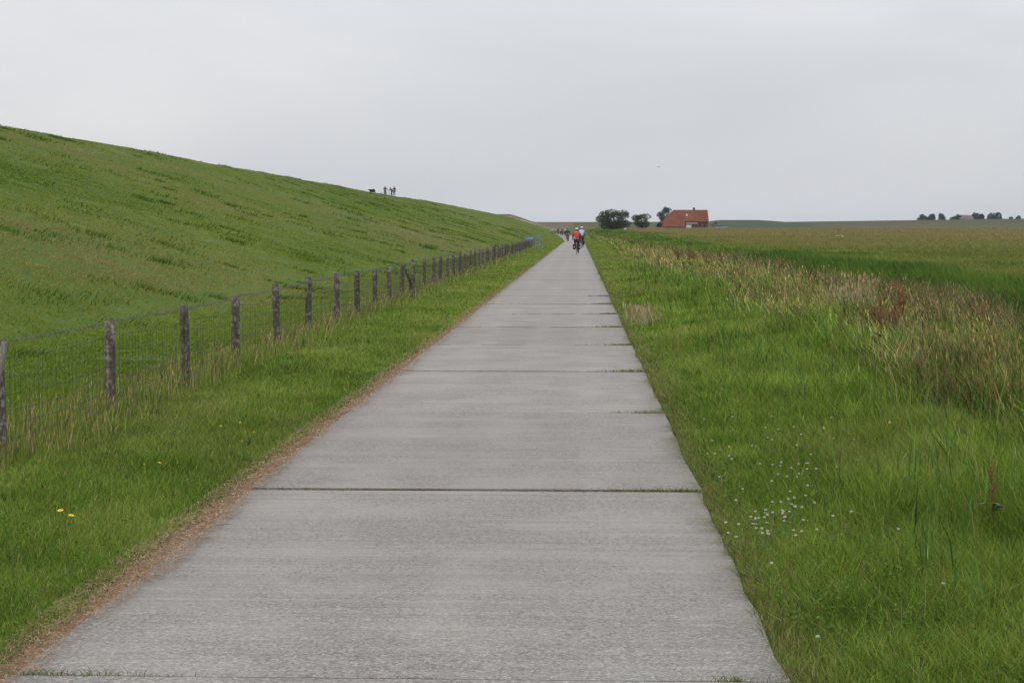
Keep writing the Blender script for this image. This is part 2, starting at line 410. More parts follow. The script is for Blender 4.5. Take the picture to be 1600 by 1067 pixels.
def onground(X, D, dz=-.01):
    X = X+road_cx(D)*1.0; return np.stack([X, D, height(X, D)+dz], -1)
BM = blade_mat('grass_blade', .28); DM_ = blade_mat('dry_blade', .15)
def mk(name, X, D, hgt, w0, wk, leanamt, wind, cols, m=BM, seed=None, jit=.24):
    n = len(X); P = onground(X, D); hh = hgt*RNG.uniform(.55, 1.2, n)
    W_ = np.maximum(w0, wk*D)*RNG.uniform(.7, 1.3, n)
    a = RNG.uniform(0, 2*np.pi, n); r = hh*leanamt*RNG.uniform(.2, 1, n)
    lean = np.stack([np.cos(a)*r+wind*hh, np.sin(a)*r], -1)
    yaw = RNG.uniform(-1.3, 1.3, n)
    cols = cols*(1+RNG.normal(0, jit, n))[:, None]; cols = np.clip(cols, .004, .8)
    return build_blades(name, P, hh, W_, lean, yaw, cols, m, seed=seed)
GREENS = [(.052, .095, .014), (.105, .178, .026), (.170, .255, .040), (.24, .31, .064), (.33, .34, .115)]
TANS = [(.15, .138, .055), (.27, .24, .10), (.39, .345, .165), (.50, .445, .24)]

# right verge, short and green, growing taller away from the slabs
X, D = scatter(RR-.02, 4.2, 5.2, 900, 8500, 8, 1.9)
e = X-RR; keep = RNG.uniform(0, 1, len(X)) < np.clip((4.3-X)/.8, 0, 1); X, D, e = X[keep], D[keep], e[keep]
hg = .035+.05*sstep(0, .45, e)+(.03+.11*sstep(.3, 2.2, e))*fbm(X*2.4, D*1.8, 21)*1.6
hg = hg*(1-.35*sstep(20, 80, D))
t = -.12+.62*fbm(X*.8, D*.5, 31)+.42*fbm(X*2.6, D*1.6, 32)+.16*sstep(8, 40, D)+RNG.normal(0, .17, len(X)); col = pal(GREENS, t)
wn_ = sstep(.5, .72, fbm(X*.5, D*.22, 33)); col = col*(1-.35*wn_[:, None])+np.array([.19, .165, .075])*.35*wn_[:, None]
dry = (RNG.uniform(0, 1, len(X)) < .07+.40*(1-sstep(0, .35, e))); col[dry] = pal(TANS, RNG.uniform(0, .7, dry.sum()))*.8
tag(mk('verge_grass', X, D, hg, .0038, .0004, .95, -.1, col), 'short green grass along the right edge of the concrete track', 'grass', kind='stuff')
# flat clover and plantain leaves low in both verges
XS, DS = [], []
for a_, b_, n0 in ((RR+.1, 3.4, 420), (-3.9, RL-.15, 260)):
    x_, d_ = scatter(a_, b_, 5.2, 45, n0, 9, 1.5); q_ = fbm(x_*1.4, d_*.9, 35) > .46; XS.append(x_[q_]); DS.append(d_[q_])
X = np.concatenate(XS); D = np.concatenate(DS); n = len(X); P = onground(X, D, 0); P[:, 2] += RNG.uniform(.03, .085, n)*np.where(X > 0, 1.15, .75); a = RNG.uniform(0, 2*np.pi, n); L = RNG.uniform(.012, .030, n)*np.maximum(1, D/14)
lc = pal([(.05, .105, .022), (.085, .17, .032), (.13, .23, .05)], .1+.8*fbm(X*2, D*2, 36)+RNG.normal(0, .15, n))
tag(build_blades('clover_leaves', P, RNG.uniform(.0, .012, n), L*.75, np.stack([np.cos(a)*L, np.sin(a)*L], -1), a+np.pi/2, lc, BM), 'low clover and plantain leaves mixed through the verge', 'ground cover', kind='stuff')
XS, DS = [], []
for a_, b_, n0 in ((RR+.12, 4.2, 60), (-4.0, RL-.3, 5)):
    x_, d_ = scatter(a_, b_, 5.2, 40, n0, 10, 1.4); q_ = fbm(x_*1.1, d_*.8, 38) > .48; XS.append(np.repeat(x_[q_], 5)); DS.append(np.repeat(d_[q_], 5))
X = np.concatenate(XS); D = np.concatenate(DS); n = len(X); P = onground(X, D, .0); P[:, 2] += RNG.uniform(.01, .05, n); a = RNG.uniform(0, 2*np.pi, n); L = RNG.uniform(.028, .07, n)
lc = pal([(.05, .10, .025), (.09, .165, .035), (.14, .22, .06), (.20, .24, .09)], RNG.uniform(0, 1, n))
tag(build_blades('broad_leaves', P, RNG.uniform(.01, .05, n), L*.34, np.stack([np.cos(a)*L, np.sin(a)*L], -1), a+np.pi/2, lc, BM), 'rosettes of broad weed leaves among the verge grass', 'weeds', kind='stuff')
# broad reed leaves standing in the verge and band
X, D = scatter(1.7, 7.5, 6.2, 75, 60, 12, 1.4); q_ = RNG.uniform(0, 1, len(X)) < sstep(.40, .6, fbm(X*.9, D*.35, 37)+.10*sstep(2, 4, X)); X, D = X[q_], D[q_]
lc = pal([(.06, .12, .03), (.10, .18, .04), (.15, .24, .05)], RNG.uniform(0, 1, len(X)))
tag(mk('young_reeds', X, D, .40+.22*sstep(2, 5, X), .011, .0006, .5, -.1, lc), 'young broad leaved green reeds scattered through the verge', 'reeds', kind='stuff')
# fringe that hangs over the slab edge on the right
X, D = scatter(RR-.01, RR+.10, 5.2, 70, 2600, 9, 1.5); fn = fbm(D*2.1, X*0, 77); keep = RNG.uniform(0, 1, len(X)) < sstep(.30, .62, fn); X, D, fn = X[keep], D[keep], fn[keep]
col = pal(GREENS, RNG.uniform(0, .6, len(X))); dr = RNG.uniform(0, 1, len(X)) < .55; col[dr] = pal(TANS, RNG.uniform(0, .7, dr.sum()))*.7
n = len(X); P = np.stack([X, D, np.zeros(n)-.01], -1); hh = RNG.uniform(.02, .07, n); L = -RNG.uniform(.02, .15, n)*(.25+2.0*np.clip(fn-.3, 0, 1))*1.6
tag(build_blades('fringe_grass', P, hh, np.maximum(.0042, .00042*D)*RNG.uniform(.6, 1.2, n), np.stack([L, RNG.normal(0, .03, n)], -1), RNG.uniform(.6, 2.4, n), col*RNG.uniform(.7, 1.3, n)[:, None], BM), 'half dry grass leaning over the right slab edge', 'grass', kind='stuff')
# taller soft grass lower right
X, D = scatter(1.2, 6.4, 5.6, 60, 1500, 9, 1.6)
keep = RNG.uniform(0, 1, len(X)) < sstep(.40, .60, fbm(X*.9, D*.4, 41)+.10*sstep(1.9, 3.2, X)); X, D = X[keep], D[keep]
t = .02+.5*fbm(X*1.1, D*.9, 43)+RNG.normal(0, .2, len(X)); col = pal(GREENS, t); hg = .13+.36*fbm(X*1.2, D*.8, 44)*sstep(1.0, 3.0, X); col = col*(.6+.8*sstep(.3, .65, fbm(X*1.5, D*.9, 45)))[:, None]
tag(mk('tall_green_grass', X, D, hg, .0055, .00042, .75, -.1, col), 'tall lush green grass between the clover and the reeds', 'grass', kind='stuff')
# tall dry grass band on the right
X, D = scatter(2.7, 7.0, 8, 520, 1500, 12, 1.9)
edge_ = 3.35-.35*(1-sstep(14, 26, D))+1.5*(fbm(X*.5, D*.16, 51)-.5)
keep = (RNG.uniform(0, 1, len(X)) < sstep(-.35, .8, X-edge_)) & (RNG.uniform(0, 1, len(X)) < .30+.70*sstep(.36, .56, fbm(X*.9, D*.4, 52)))
X, D = X[keep], D[keep]
near = 1-sstep(12, 30, D); far_ = sstep(70, 130, D)
pt = fbm(X*.8, D*.22, 53); gfr = .48+.26*near+.25*far_+3.0*(pt-.5)
isg = RNG.uniform(0, 1, len(X)) < gfr; t = RNG.uniform(0, 1, len(X)); col = pal(TANS, t*(.35+.6*fbm(X, D*.3, 58)))*.85; col[isg] = pal(GREENS, .08+.5*t[isg])
cl_ = fbm(X*1.6, D*.55, 59); col = col*(.45+1.25*sstep(.28, .66, cl_))[:, None]; hg = (.16+.52*fbm(X*1.3, D*.45, 54)**1.5+.22*(RNG.uniform(0, 1, len(X)) < .08)); hg = hg*np.where(isg, .85, 1.0)*(1-.3*sstep(60, 170, D))
sd_ = (~isg) & (RNG.uniform(0, 1, len(X)) < .4); sw = np.maximum(.008, .0005*D)
tag(mk('tall_dry_grass', X, D, hg, .0045, .00055, .8, -.2, col, DM_, seed=(sd_, .07+0*X, sw*1.2), jit=.4), 'tall tan seeding grass along the ditch on the right', 'grass', kind='stuff')
# sparse taller seeding stems through the verge and band
X, D = scatter(1.3, 7.0, 6, 120, 30, 12, 1.3)
keep = RNG.uniform(0, 1, len(X)) < sstep(.4, .62, fbm(X*.6, D*.25, 56)+.12*sstep(2.5, 4, X))*(.10+.9*sstep(2.2, 4.2, X)); X, D = X[keep], D[keep]
col = pal(TANS, RNG.uniform(.0, .8, len(X))); n = len(X)
tag(mk('seeding_stems', X, D, .34+.34*sstep(1.5, 4.5, X), .0030, .00034, .3, -.15, col, DM_, seed=(np.ones(n, bool), .06+0*X, np.maximum(.004, .0005*D))), 'thin straw coloured seeding stems standing above the verge', 'grass', kind='stuff')
# brown dead stems along the ditch
X, D = scatter(6.1, 8.6, 18, 520, 900, 12, 1.8)
k2 = RNG.uniform(0, 1, len(X)) < sstep(.30, .48, fbm(X*.5, D*.10, 61)); X, D = X[k2], D[k2]
col = pal([(.06, .046, .028), (.115, .088, .052), (.19, .15, .085), (.27, .22, .13)], RNG.uniform(0, 1, len(X)))
gx = RNG.uniform(0, 1, len(X)) < .18+.5*sstep(60, 150, D); col[gx] = pal(GREENS, RNG.uniform(0, .5, gx.sum()))
tag(mk('dead_reed_stems', X, D, .42+.28*fbm(X, D*.4, 62), .007, .0006, .8, -.15, col, DM_, jit=.35), 'matted brown dead stems lining the ditch', 'dead reeds', kind='stuff')
# fresh green reeds in the ditch
X, D = scatter(8.0, lambda d: 15+8*vnoise(d*.05, d*0+3.3, 5), 26, 520, 700, 14, 1.75)
t = -.55+1.6*fbm(X*.45, D*.13, 71)+.20*sstep(50, 200, D)+.3*sstep(12, 20, X)+RNG.normal(0, .18, len(X)); col = pal([(.055, .105, .022), (.09, .16, .030), (.15, .22, .045), (.24, .26, .08)], t)
tag(mk('green_reeds', X, D, (.38+.45*fbm(X*.5, D*.18, 72))*(1-.45*sstep(9, 16, X)), .010, .0005, .6, -.2, col), 'lush dark green reeds growing in the ditch', 'reeds', kind='stuff')
# field on the right
X, D = scatter(lambda d: 11+5*vnoise(d*.05, d*0+3.3, 5), 320, 55, 520, 520, 20, 1.75)
f1 = fbm(X*.05, D*.05, 81); col = pal([(.115, .155, .035), (.165, .19, .054), (.21, .205, .075), (.245, .205, .098)], -.1+.9*f1+.45*sstep(130, 380, D)+.25*(fbm(X*.4, D*.15, 83)-.5)+RNG.normal(0, .10, len(X)))
sd_ = RNG.uniform(0, 1, len(X)) < .12
tag(mk('meadow_grass', X, D, .20+.16*f1, .012, .0006, .8, -.2, col, DM_, jit=.12, seed=(sd_, .06+0*X, np.maximum(.02, .0007*D))), 'ripening tan and green meadow beyond the ditch', 'meadow', kind='stuff')
# left verge
X, D = scatter(-5.0, RL-.06, 5.2, 900, 8500, 8, 1.9)
e = RL-X; keep = (RNG.uniform(0, 1, len(X)) < sstep(.10, .22, e+.14*(fbm(D*1.7, X*0, 91)-.5))); X, D, e = X[keep], D[keep], e[keep]
hg = .028+.02*sstep(.1, .6, e)+.055*fbm(X*2.2, D*2, 92)
t = -.10+.6*fbm(X*.9, D*.5, 93)+.4*fbm(X*2.6, D*1.6, 94)+.17*sstep(8, 40, D)+RNG.normal(0, .17, len(X)); col = pal(GREENS, t)
wn_ = sstep(.5, .72, fbm(X*.5, D*.22, 95)); col = col*(1-.3*wn_[:, None])+np.array([.20, .175, .07])*.3*wn_[:, None]
dr = RNG.uniform(0, 1, len(X)) < .06; col[dr] = pal(TANS, RNG.uniform(0, .6, dr.sum()))
tag(mk('mown_verge_grass', X, D, hg, .0036, .0004, 1.0, .05, col), 'short green grass between the fence and the track', 'grass', kind='stuff')
# tan grass under the fence
X, D = scatter(-4.85, -3.7, 9, 165, 1500, 12, 1.75)
keep = RNG.uniform(0, 1, len(X)) < np.exp(-((X+4.3)/.27)**2)*sstep(.2, .5, fbm(X, D*.5, 101)); X, D = X[keep], D[keep]
col = pal(TANS, RNG.uniform(0, .8, len(X)))*.9; gx = RNG.uniform(0, 1, len(X)) < .62; col[gx] = pal(GREENS, RNG.uniform(.2, .8, gx.sum()))
sd_ = (~gx) & (RNG.uniform(0, 1, len(X)) < .5)
tag(mk('fence_line_grass', X, D, .12+.30*fbm(X*2, D*1.1, 102)**1.4, .004, .00042, .35, .08, col, DM_, seed=(sd_, .05+0*X, np.maximum(.007, .0006*D))), 'uncut straw coloured grass standing along the fence', 'grass', kind='stuff')
# dike slope
X, D = scatter(-44, -4.9, 12, 900, 1800, 14, 1.8)
f1 = fbm(X*.09, D*.045, 111); f2 = fbm(X*.7, D*.4, 112)
col = pal([(.095, .155, .014), (.150, .212, .022), (.195, .240, .038), (.235, .240, .060), (.275, .235, .098)], -.40+1.65*f1+.35*(f2-.4)+.12*np.exp(-((X+14)/6)**2)+RNG.normal(0, .14, len(X)))
keep = (D < 866); X, D, f2, col = X[keep], D[keep], f2[keep], col[keep]
tag(mk('dike_grass', X, D, .030+.035*f2, .006, .00045, 1.4, .7, col, jit=.12), 'grazed green grass with straw patches covering the dike', 'grass', kind='stuff')
# darker lush tufts on the dike
cx, cd = scatter(-39, -6, 14, 400, .15, 40, 1.2)
XS, DS, HS, CS = [], [], [], []
for a, b in zip(cx, cd):
    s = RNG.uniform(.10, .46)*(1+b/150); n = int(90*min(1, (45/b)**.5)); 
    XS.append(a+RNG.normal(0, s, n)); DS.append(b+RNG.normal(0, s*1.6, n)); h = RNG.uniform(.07, .17)*(1+b/400)
    HS.append(h*np.exp(-RNG.uniform(0, 1, n)*.5)); CS.append(pal([(.060, .110, .016), (.085, .145, .022), (.12, .19, .030)], RNG.uniform(0, .7)+RNG.uniform(0, .3, n)))
X = np.concatenate(XS); D = np.concatenate(DS)
tag(mk('dike_tufts', X, D, np.concatenate(HS), .008, .0006, 1.0, 1.0, np.concatenate(CS)), 'darker lush tufts of grass scattered on the dike slope', 'grass tufts', kind='stuff')
# dry clippings along the left slab edge: short straws lying flat
X, D = scatter(RL-.24, RL+.20, 5.2, 170, 7500, 9, 1.8)
e = X-RL; lim = .02+.20*(fbm(D*.9, D*0+2, 121)-.25)+.05*np.exp(-((D-J0) % JL)*3); keep = (e < lim-.02*RNG.normal(0, 1, len(X))); X, D = X[keep], D[keep]
n = len(X); P = np.stack([X, D, RNG.uniform(.004, .022, n)+np.where(X < RL, -.022, 0)], -1)
a = RNG.uniform(0, 2*np.pi, n); L = RNG.uniform(.02, .06, n); 
col = pal([(.15, .095, .055), (.27, .18, .11), (.37, .265, .175), (.50, .39, .27)], RNG.uniform(0, 1, n))
o = build_blades('straw_litter', P, RNG.uniform(-.004, .012, n), np.maximum(.0028, .0004*D), np.stack([np.cos(a)*L, np.sin(a)*L], -1), a+np.pi/2, col, DM_)
tag(o, 'rust brown dry clippings lying along the left edge of the track', 'dry clippings', kind='stuff')
# litter and small grass in the slab joints
XS, DS, KS = [], [], []
for k in range(0, 9):
    jy = J0+JL*k; n = int(1500*(1-k/30)); x = RNG.uniform(RL, RR, n); d_ = jy+RNG.normal(0, .012, n)
    mask = fbm(x*3, x*0+k*7.1, 131) > .50; XS.append(x[mask]); DS.append(d_[mask]); KS.append(np.zeros(mask.sum()))
    n = int(260*(1-k/30)) if k else 30; x = RR-np.abs(RNG.normal(0, .22 if k != 1 else .3, n)); XS.append(x); DS.append(jy+RNG.normal(0, .014, n)); KS.append(np.ones(n))
    if k == 0:
        for q, cc in ((at_z(1145, 1060).x, 90), (at_z(60, 1062).x, 220)): XS.append(q+RNG.normal(0, .03 if cc < 200 else .22, cc)); DS.append(jy+RNG.normal(0, .015, cc)); KS.append(np.ones(cc))
X = np.concatenate(XS); D = np.concatenate(DS); K = np.concatenate(KS) > .5; n = len(X)
P = np.stack([X, D, np.full(n, -.015)], -1); a = RNG.uniform(0, 2*np.pi, n)
hh = np.where(K, RNG.uniform(.02, .055, n), RNG.uniform(.012, .024, n)); L = np.where(K, .03, .022)
col = pal([(.10, .07, .04), (.2, .14, .08), (.3, .22, .13)], RNG.uniform(0, 1, n)); gk = K & (RNG.uniform(0, 1, n) < .6); col[gk] = pal(GREENS, RNG.uniform(.0, .6, gk.sum()))
tag(build_blades('joint_grass', P, hh, np.maximum(.004, .0004*D), np.stack([np.cos(a)*L, np.sin(a)*L], -1), a, col, BM), 'tiny weeds and straw caught in the slab joints', 'weeds', kind='stuff')

# ------------------------------------------------------------------ wire fence
FX = -4.28; SP = 2.93; FD0 = 15.55
g = G('grey_post_wood')
oi = N(g.t, 'ShaderNodeObjectInfo')
st = g.noise(1, 6, .7, (40, 40, 3)); lich = g.noise(16, 5, .65)
c = g.ramp(st, [(.3, (.040, .034, .028)), (.5, (.090, .079, .066)), (.7, (.165, .150, .130))])
c = g.mix(g.rng(lich, .5, .62, 0, .65), c, (.30, .30, .27)); c = g.mix(g.rng(lich, .30, .42, .7, 0), c, (.045, .04, .034))
c = g.mix(1, c, g.ramp(oi.outputs['Random'], [(0, (.72, .70, .68)), (1, (1.15, 1.15, 1.15))]), 'MULTIPLY')
g.bump(g.mth('ADD', st, lich), .8, .012); POST_M = g.done(c)
WIRE_M = mat('galvanised_wire', (.075, .072, .06), .7, .3, 5, metal=.3)
RUST_M = mat('weathered_wire', (.10, .095, .085), .7, .3, 5, metal=.3)
fence = empty('wire_fence', (FX, FD0, 0))
tag(fence, 'long fence of weathered wooden posts and woven wire at the foot of the dike', 'fence')
def post_mesh(v, h, r):
    rg = random.Random(v); me_v = []; n = 12; lv = 8; fs = []
    lean = (rg.uniform(-.03, .03), rg.uniform(-.03, .03)); dents = [rg.uniform(.88, 1.06) for _ in range(n)]
    for i in range(lv+1):
        t = i/lv; z = -.3+(h+.3)*t; rr_ = r*(1.05-.1*t)*(1+rg.uniform(-.02, .02))
        if i == lv: rr_ *= .93
        for k in range(n):
            a = 2*math.pi*k/n; me_v.append((math.cos(a)*rr_*dents[k]+lean[0]*t, math.sin(a)*rr_*dents[k]+lean[1]*t, z+(rg.uniform(-.008, .012) if i == lv else 0)))
    for i in range(lv):
        for k in range(n): fs.append((i*n+k, i*n+(k+1) % n, (i+1)*n+(k+1) % n, (i+1)*n+k))
    fs.append(tuple(lv*n+k for k in range(n)))
    return me_v, fs
NP = 53
tops = []
for i in range(-1, NP):
    rg = random.Random(100+i); h = .90+rg.uniform(-.045, .045); r = rg.uniform(.048, .060); y = FD0+SP*i+rg.uniform(-.1, .1)*(i > 0)
    if i == -1: h, r = .90, .070
    x = FX+rg.uniform(-.03, .03)-(.02 if i == -1 else 0)
    v, f = post_mesh(i+5, h, r); o = mesh_obj('fence_post', v, f, POST_M, fence, True)
    o.location = (x-FX, y-FD0, H1(x, y)); o.rotation_euler = (0, 0, rg.uniform(0, 6)); tops.append((x, y, H1(x, y)))
    if i in (-1, 9):      # straining posts: stay and second post
        s = 1 if i == 9 else -1
        if i == 9:
            v, f = post_mesh(77, .90, .056); o2 = mesh_obj('fence_post', v, f, POST_M, fence, True); o2.location = (x-FX+.24, y-FD0+.3, H1(x, y))
            m2 = MB(); m2.tube([(x-FX+.05, y-FD0+.05, .86), (x-FX+.17, y-FD0+.35, .45), (x-FX+.22, y-FD0+.3, -.05)], [.035, .035, .04], 8); m2.build('brace', POST_M, fence, True)
        else:
            m2 = MB(); m2.tube([(.055, -SP-.06, .88), (.005, -SP-.25, .4), (-.03, -SP-.45, -.05)], [.026, .03, .034], 8); m2.build('brace', mat('pale_split_wood', (.14, .128, .112), .9, .35, 30, bump=.6, stretch=(3, 3, .4)), fence, True)
def wire_run(name, z, r, m, sagf, n=5, barb=False):
    mb = MB(); rg = random.Random(int(z*1000))
    for (x0, y0, g0), (x1, y1, g1) in zip(tops[:-1], tops[1:]):
        if y0 > 150: break
        pts = []; s = rg.uniform(.3, 1)*sagf
        for k in range(n+1):
            t = k/n; pts.append((x0+(x1-x0)*t-FX+.062, y0+(y1-y0)*t-FD0, g0+(g1-g0)*t+z-s*4*t*(1-t)+rg.uniform(-.006, .006)*(0 < k < n)))
        mb.tube(pts, max(r, .00006*y0), 4, False)
        if barb and y0 < 60:
            for k in range(26):
                t = (k+.5)/26; q = t*n; a = int(q); fr = q-a; p = Vector(pts[a]).lerp(Vector(pts[min(a+1, n)]), fr)
                mb.tube([p+Vector((-.012, -.012, -.016)), p+Vector((.012, .012, .016))], .0028, 3, False)
                mb.tube([p+Vector((.012, -.01, -.014)), p+Vector((-.012, .01, .016))], .0028, 3, False)
    return mb.build(name, m, fence)
wire_run('barbed_wire', .885, .0026, RUST_M, .02, barb=True)
rg = random.Random(3); HZS = ((.765, .05), (.62, .06), (.49, .05), (.37, .05), (.26, .04), (.15, .03), (.05, .01))
for (x0, y0, g0), (x1, y1, g1) in zip(tops[:-1], tops[1:]):
    if y0 > 150: break
    mb = MB(); n = 27 if y0 < 70 else 9; sg = rg.uniform(.4, 1); rw = max(.0018, .00005*y0); m = 5
    for z, sag in HZS:
        pts = []
        for k in range(m+1):
            t = k/m; pts.append((x0+(x1-x0)*t-FX+.062, y0+(y1-y0)*t-FD0, g0+(g1-g0)*t+z-sag*sg*4*t*(1-t)+rg.uniform(-.008, .008)*(0 < k < m)))
        mb.tube(pts, rw*1.15, 4, False)
    for k in range(1, n):
        t = k/n; x = x0+(x1-x0)*t-FX+.064; y = y0+(y1-y0)*t-FD0; gz = g0+(g1-g0)*t; s_ = .05*sg*4*t*(1-t); a_ = rg.uniform(-.015, .015)
        mb.tube([(x, y, gz+.045), (x+rg.uniform(-.01, .01), y+a_, gz+.4-s_), (x, y+rg.uniform(-.012, .012), gz+.77-s_)], rw, 3, False)
        if y0 < 45:
            for z, sag in HZS[:5]: mb.ball((x, y+a_*(.5 if z < .6 else .2), gz+z-sag*sg*4*t*(1-t)), .0052, 4, 2)
    mb.build('woven_wire', WIRE_M, fence)
# uncut tufts growing round the foot of each post
XS, DS, HS = [], [], []
for i_, (x0, y0, g0) in enumerate(tops):
    if y0 > 120: break
    n = int(max(20, 150*min(1, 15/y0))); XS.append(x0+RNG.normal(.02, .11, n)); DS.append(y0+RNG.normal(-.05, .13, n)); HS.append(RNG.uniform(.6, 1.1, n)*RNG.uniform(.18, .36))
X = np.concatenate(XS); D = np.concatenate(DS); n = len(X); col = pal(GREENS, RNG.uniform(.1, .7, n)); tq = RNG.uniform(0, 1, n) < .45; col[tq] = pal(TANS, RNG.uniform(.1, .9, tq.sum()))
tag(mk('post_foot_grass', X, D, np.concatenate(HS), .004, .00042, .6, .05, col, DM_, seed=(tq & (RNG.uniform(0, 1, n) < .5), .05+0*X, np.maximum(.006, .0005*D))), 'tufts of uncut grass round the feet of the fence posts', 'grass tufts', kind='stuff')
# metal gate behind the end of the fence
GM = mat('painted_gate_steel', (.20, .245, .27), .5, .15, 4, metal=.3)
GD = 165.0; gl = at_D(821, 368.5, GD); grr = at_D(847, 368.5, GD); gw = grr.x-gl.x
gate = empty('field_gate', (gl.x, GD, H1(gl.x, GD))); tag(gate, 'grey blue metal field gate where the wire fence ends', 'gate')
gz = 1.28
for x in (0, gw): MB().tube([(x, 0, -.2), (x, 0, gz)], .06, 8).build('gate_post', GM, gate)
mb = MB()
for z in (.15, .35, .58, .84, 1.13): mb.tube([(.07, 0, z), (gw-.07, 0, z)], .03, 6)
for x in (.09, gw/2, gw-.09): mb.tube([(x, 0, .13), (x, 0, 1.15)], .03, 6)
mb.build('gate_frame', GM, gate)
MB().tube([(.1, -.035, .16), (gw-.1, -.035, 1.1)], .02, 6).build('gate_brace', GM, gate)
MB().box(.1, .75, .035, .05, .6, 1.1).build('gate_panel', mat('pale_blue_panel', (.30, .36, .46), .6), gate)

# ------------------------------------------------------------------ wild flowers and docks
ST = mat('flower_stem', (.12, .19, .05)); CW = mat('clover_white', (.50, .48, .40), .9, .12, 90); CP = mat('clover_pinkish', (.5, .40, .34), .9, .2, 90)
YM = mat('yellow_petal', (.75, .50, .02), .7, .1, 40); LEAF = mat('clover_leaf', (.055, .11, .02))
def clover(hm):
    r = empty('white_clover')
    MB().tube([(0, 0, 0), (.006, .004, .09), (.002, 0, .185)], .0014, 4).build('stem', ST, r)
    h = MB(); h.ball((.002, 0, .195), .0052, 8, 6, (1, 1, .9))
    for k in range(38):       # florets
        a = k*2.4; t = math.acos(1-1.75*(k+.5)/38); d = Vector((math.sin(t)*math.cos(a), math.sin(t)*math.sin(a), math.cos(t)))
        p = Vector((.002, 0, .195)); h.tube([p+d*.004, p+d*.0080+Vector((0, 0, .001))], [.0013, .0006], 4)
    h.build('flower_head', hm, r)
    l = MB()
    for k in range(3):
        a = k*2.1; c0 = Vector((.02, .01, .10)); q = Vector((math.cos(a), math.sin(a), .1)); s = Vector((-math.sin(a), math.cos(a), 0))
        l.poly([c0, c0+q*.007+s*.005, c0+q*.014+s*.003, c0+q*.013-s*.003, c0+q*.007-s*.005])
    l.tube([(0, 0, 0), (.02, .01, .10)], .001, 3); l.build('leaf', LEAF, r)
    return r
CL = [(281, 103), (347, 127), (349, 161), (265, 153), (438, 125), (250, 22), (361, 17), (498, 99), (515, 106), (601, 65), (628, 93), (612, 130), (666, 168), (469, 193), (519, 198), (552, 190),
      (538, 232), (591, 213), (621, 197), (654, 218), (550, 338), (580, 327), (605, 355), (632, 360), (560, 375), (567, 394), (452, 373), (465, 399), (442, 420), (387, 421), (336, 415), (478, 438), (500, 447),
      (476, 455), (346, 455), (377, 470), (752, 400), (826, 391), (692, 446), (402, 288), (308, 242), (756, 118), (838, 122), (767, 213), (853, 190), (693, 850), (1008, 456), (1186, 656), (646, 318), (654, 280),
      (490, 64), (542, 72), (747, 36), (797, 30), (515, 26), (516, 258), (588, 300), (630, 450), (514, 570), (375, 330), (1300, 150), (1135, 172)]
rq = random.Random(77)
for _ in range(34):
    c0 = rq.choice([(460, 400), (540, 215), (600, 350), (490, 440), (620, 200), (350, 150), (560, 380)]); CL.append((c0[0]+rq.gauss(0, 38), c0[1]+rq.gauss(0, 26)))
PINK = {17, 18, 26, 41, 42, 46, 16, 53, 60}
base = {False: clover(CW), True: clover(CP)}; used = {False: 0, True: 0}
for i, (a, b) in enumerate(CL):
    px, py = 1000+a/2.5, 640+b/2.5; hz = random.uniform(.11, .19); p = at_z(px, py, hz); pk = i in PINK
    o = base[pk] if not used[pk] else copy_tree(base[pk]); used[pk] = 1
    o.location = (p.x, p.y, H1(p.x, p.y)); s = hz/.195; o.scale = (1.1, 1.1, s); o.rotation_euler = (0, 0, random.uniform(0, 6))
    tag(o, 'fading pinkish clover head in the grass right of the track' if pk else 'small round white clover head in the grass right of the track', 'flower', 'fading pinkish clover heads' if pk else 'white clover flowers')
def yellow():
    r = empty('yellow_flower'); MB().tube([(0, 0, 0), (.004, 0, .08), (0, 0, .135)], .0015, 4).build('stem', ST, r)
    h = MB()
    for k in range(16):
        a = k*2*math.pi/16; d = Vector((math.cos(a), math.sin(a), .25)); s = Vector((-math.sin(a), math.cos(a), 0)); c0 = Vector((0, 0, .135))
        h.poly([c0, c0+d*.010+s*.003, c0+d*.017, c0+d*.010-s*.003])
    h.ball((0, 0, .139), .006, 8, 4); h.build('petals', YM, r); return r
YL = [(97, 791, 'upper of the yellow pair beside the lower left verge'), (105, 797, 'lower of the yellow pair beside the lower left verge'), (241, 716, 'single bright yellow flower between the fence and the slabs'),
      (222, 720, 'small pale yellow flower left of the bright single one'), (300, 622, None), (375, 580, None), (348, 661, None), (372, 655, None), (390, 668, None), (374, 682, None), (288, 621, None), (1313-10, 664, 'lone yellow flower among the tall grass on the right'), (1396, 654, 'yellow flower beside the tall dry grass on the right')]
yb = yellow()
for i, (px, py, lb) in enumerate(YL):
    p = at_z(px, py, .14 if px < 900 else .3); o = yb if i == 0 else copy_tree(yb); o.location = (p.x, p.y, H1(p.x, p.y)); o.rotation_euler = (.25, 0, i); s = .95 if i < 3 else .55
    o.scale = (s*1.2, s*1.2, 1 if px < 900 else 2.1); tag(o, lb or 'tiny yellow flower in the grass near the foot of the fence', 'flower', 'yellow flowers in the verge')
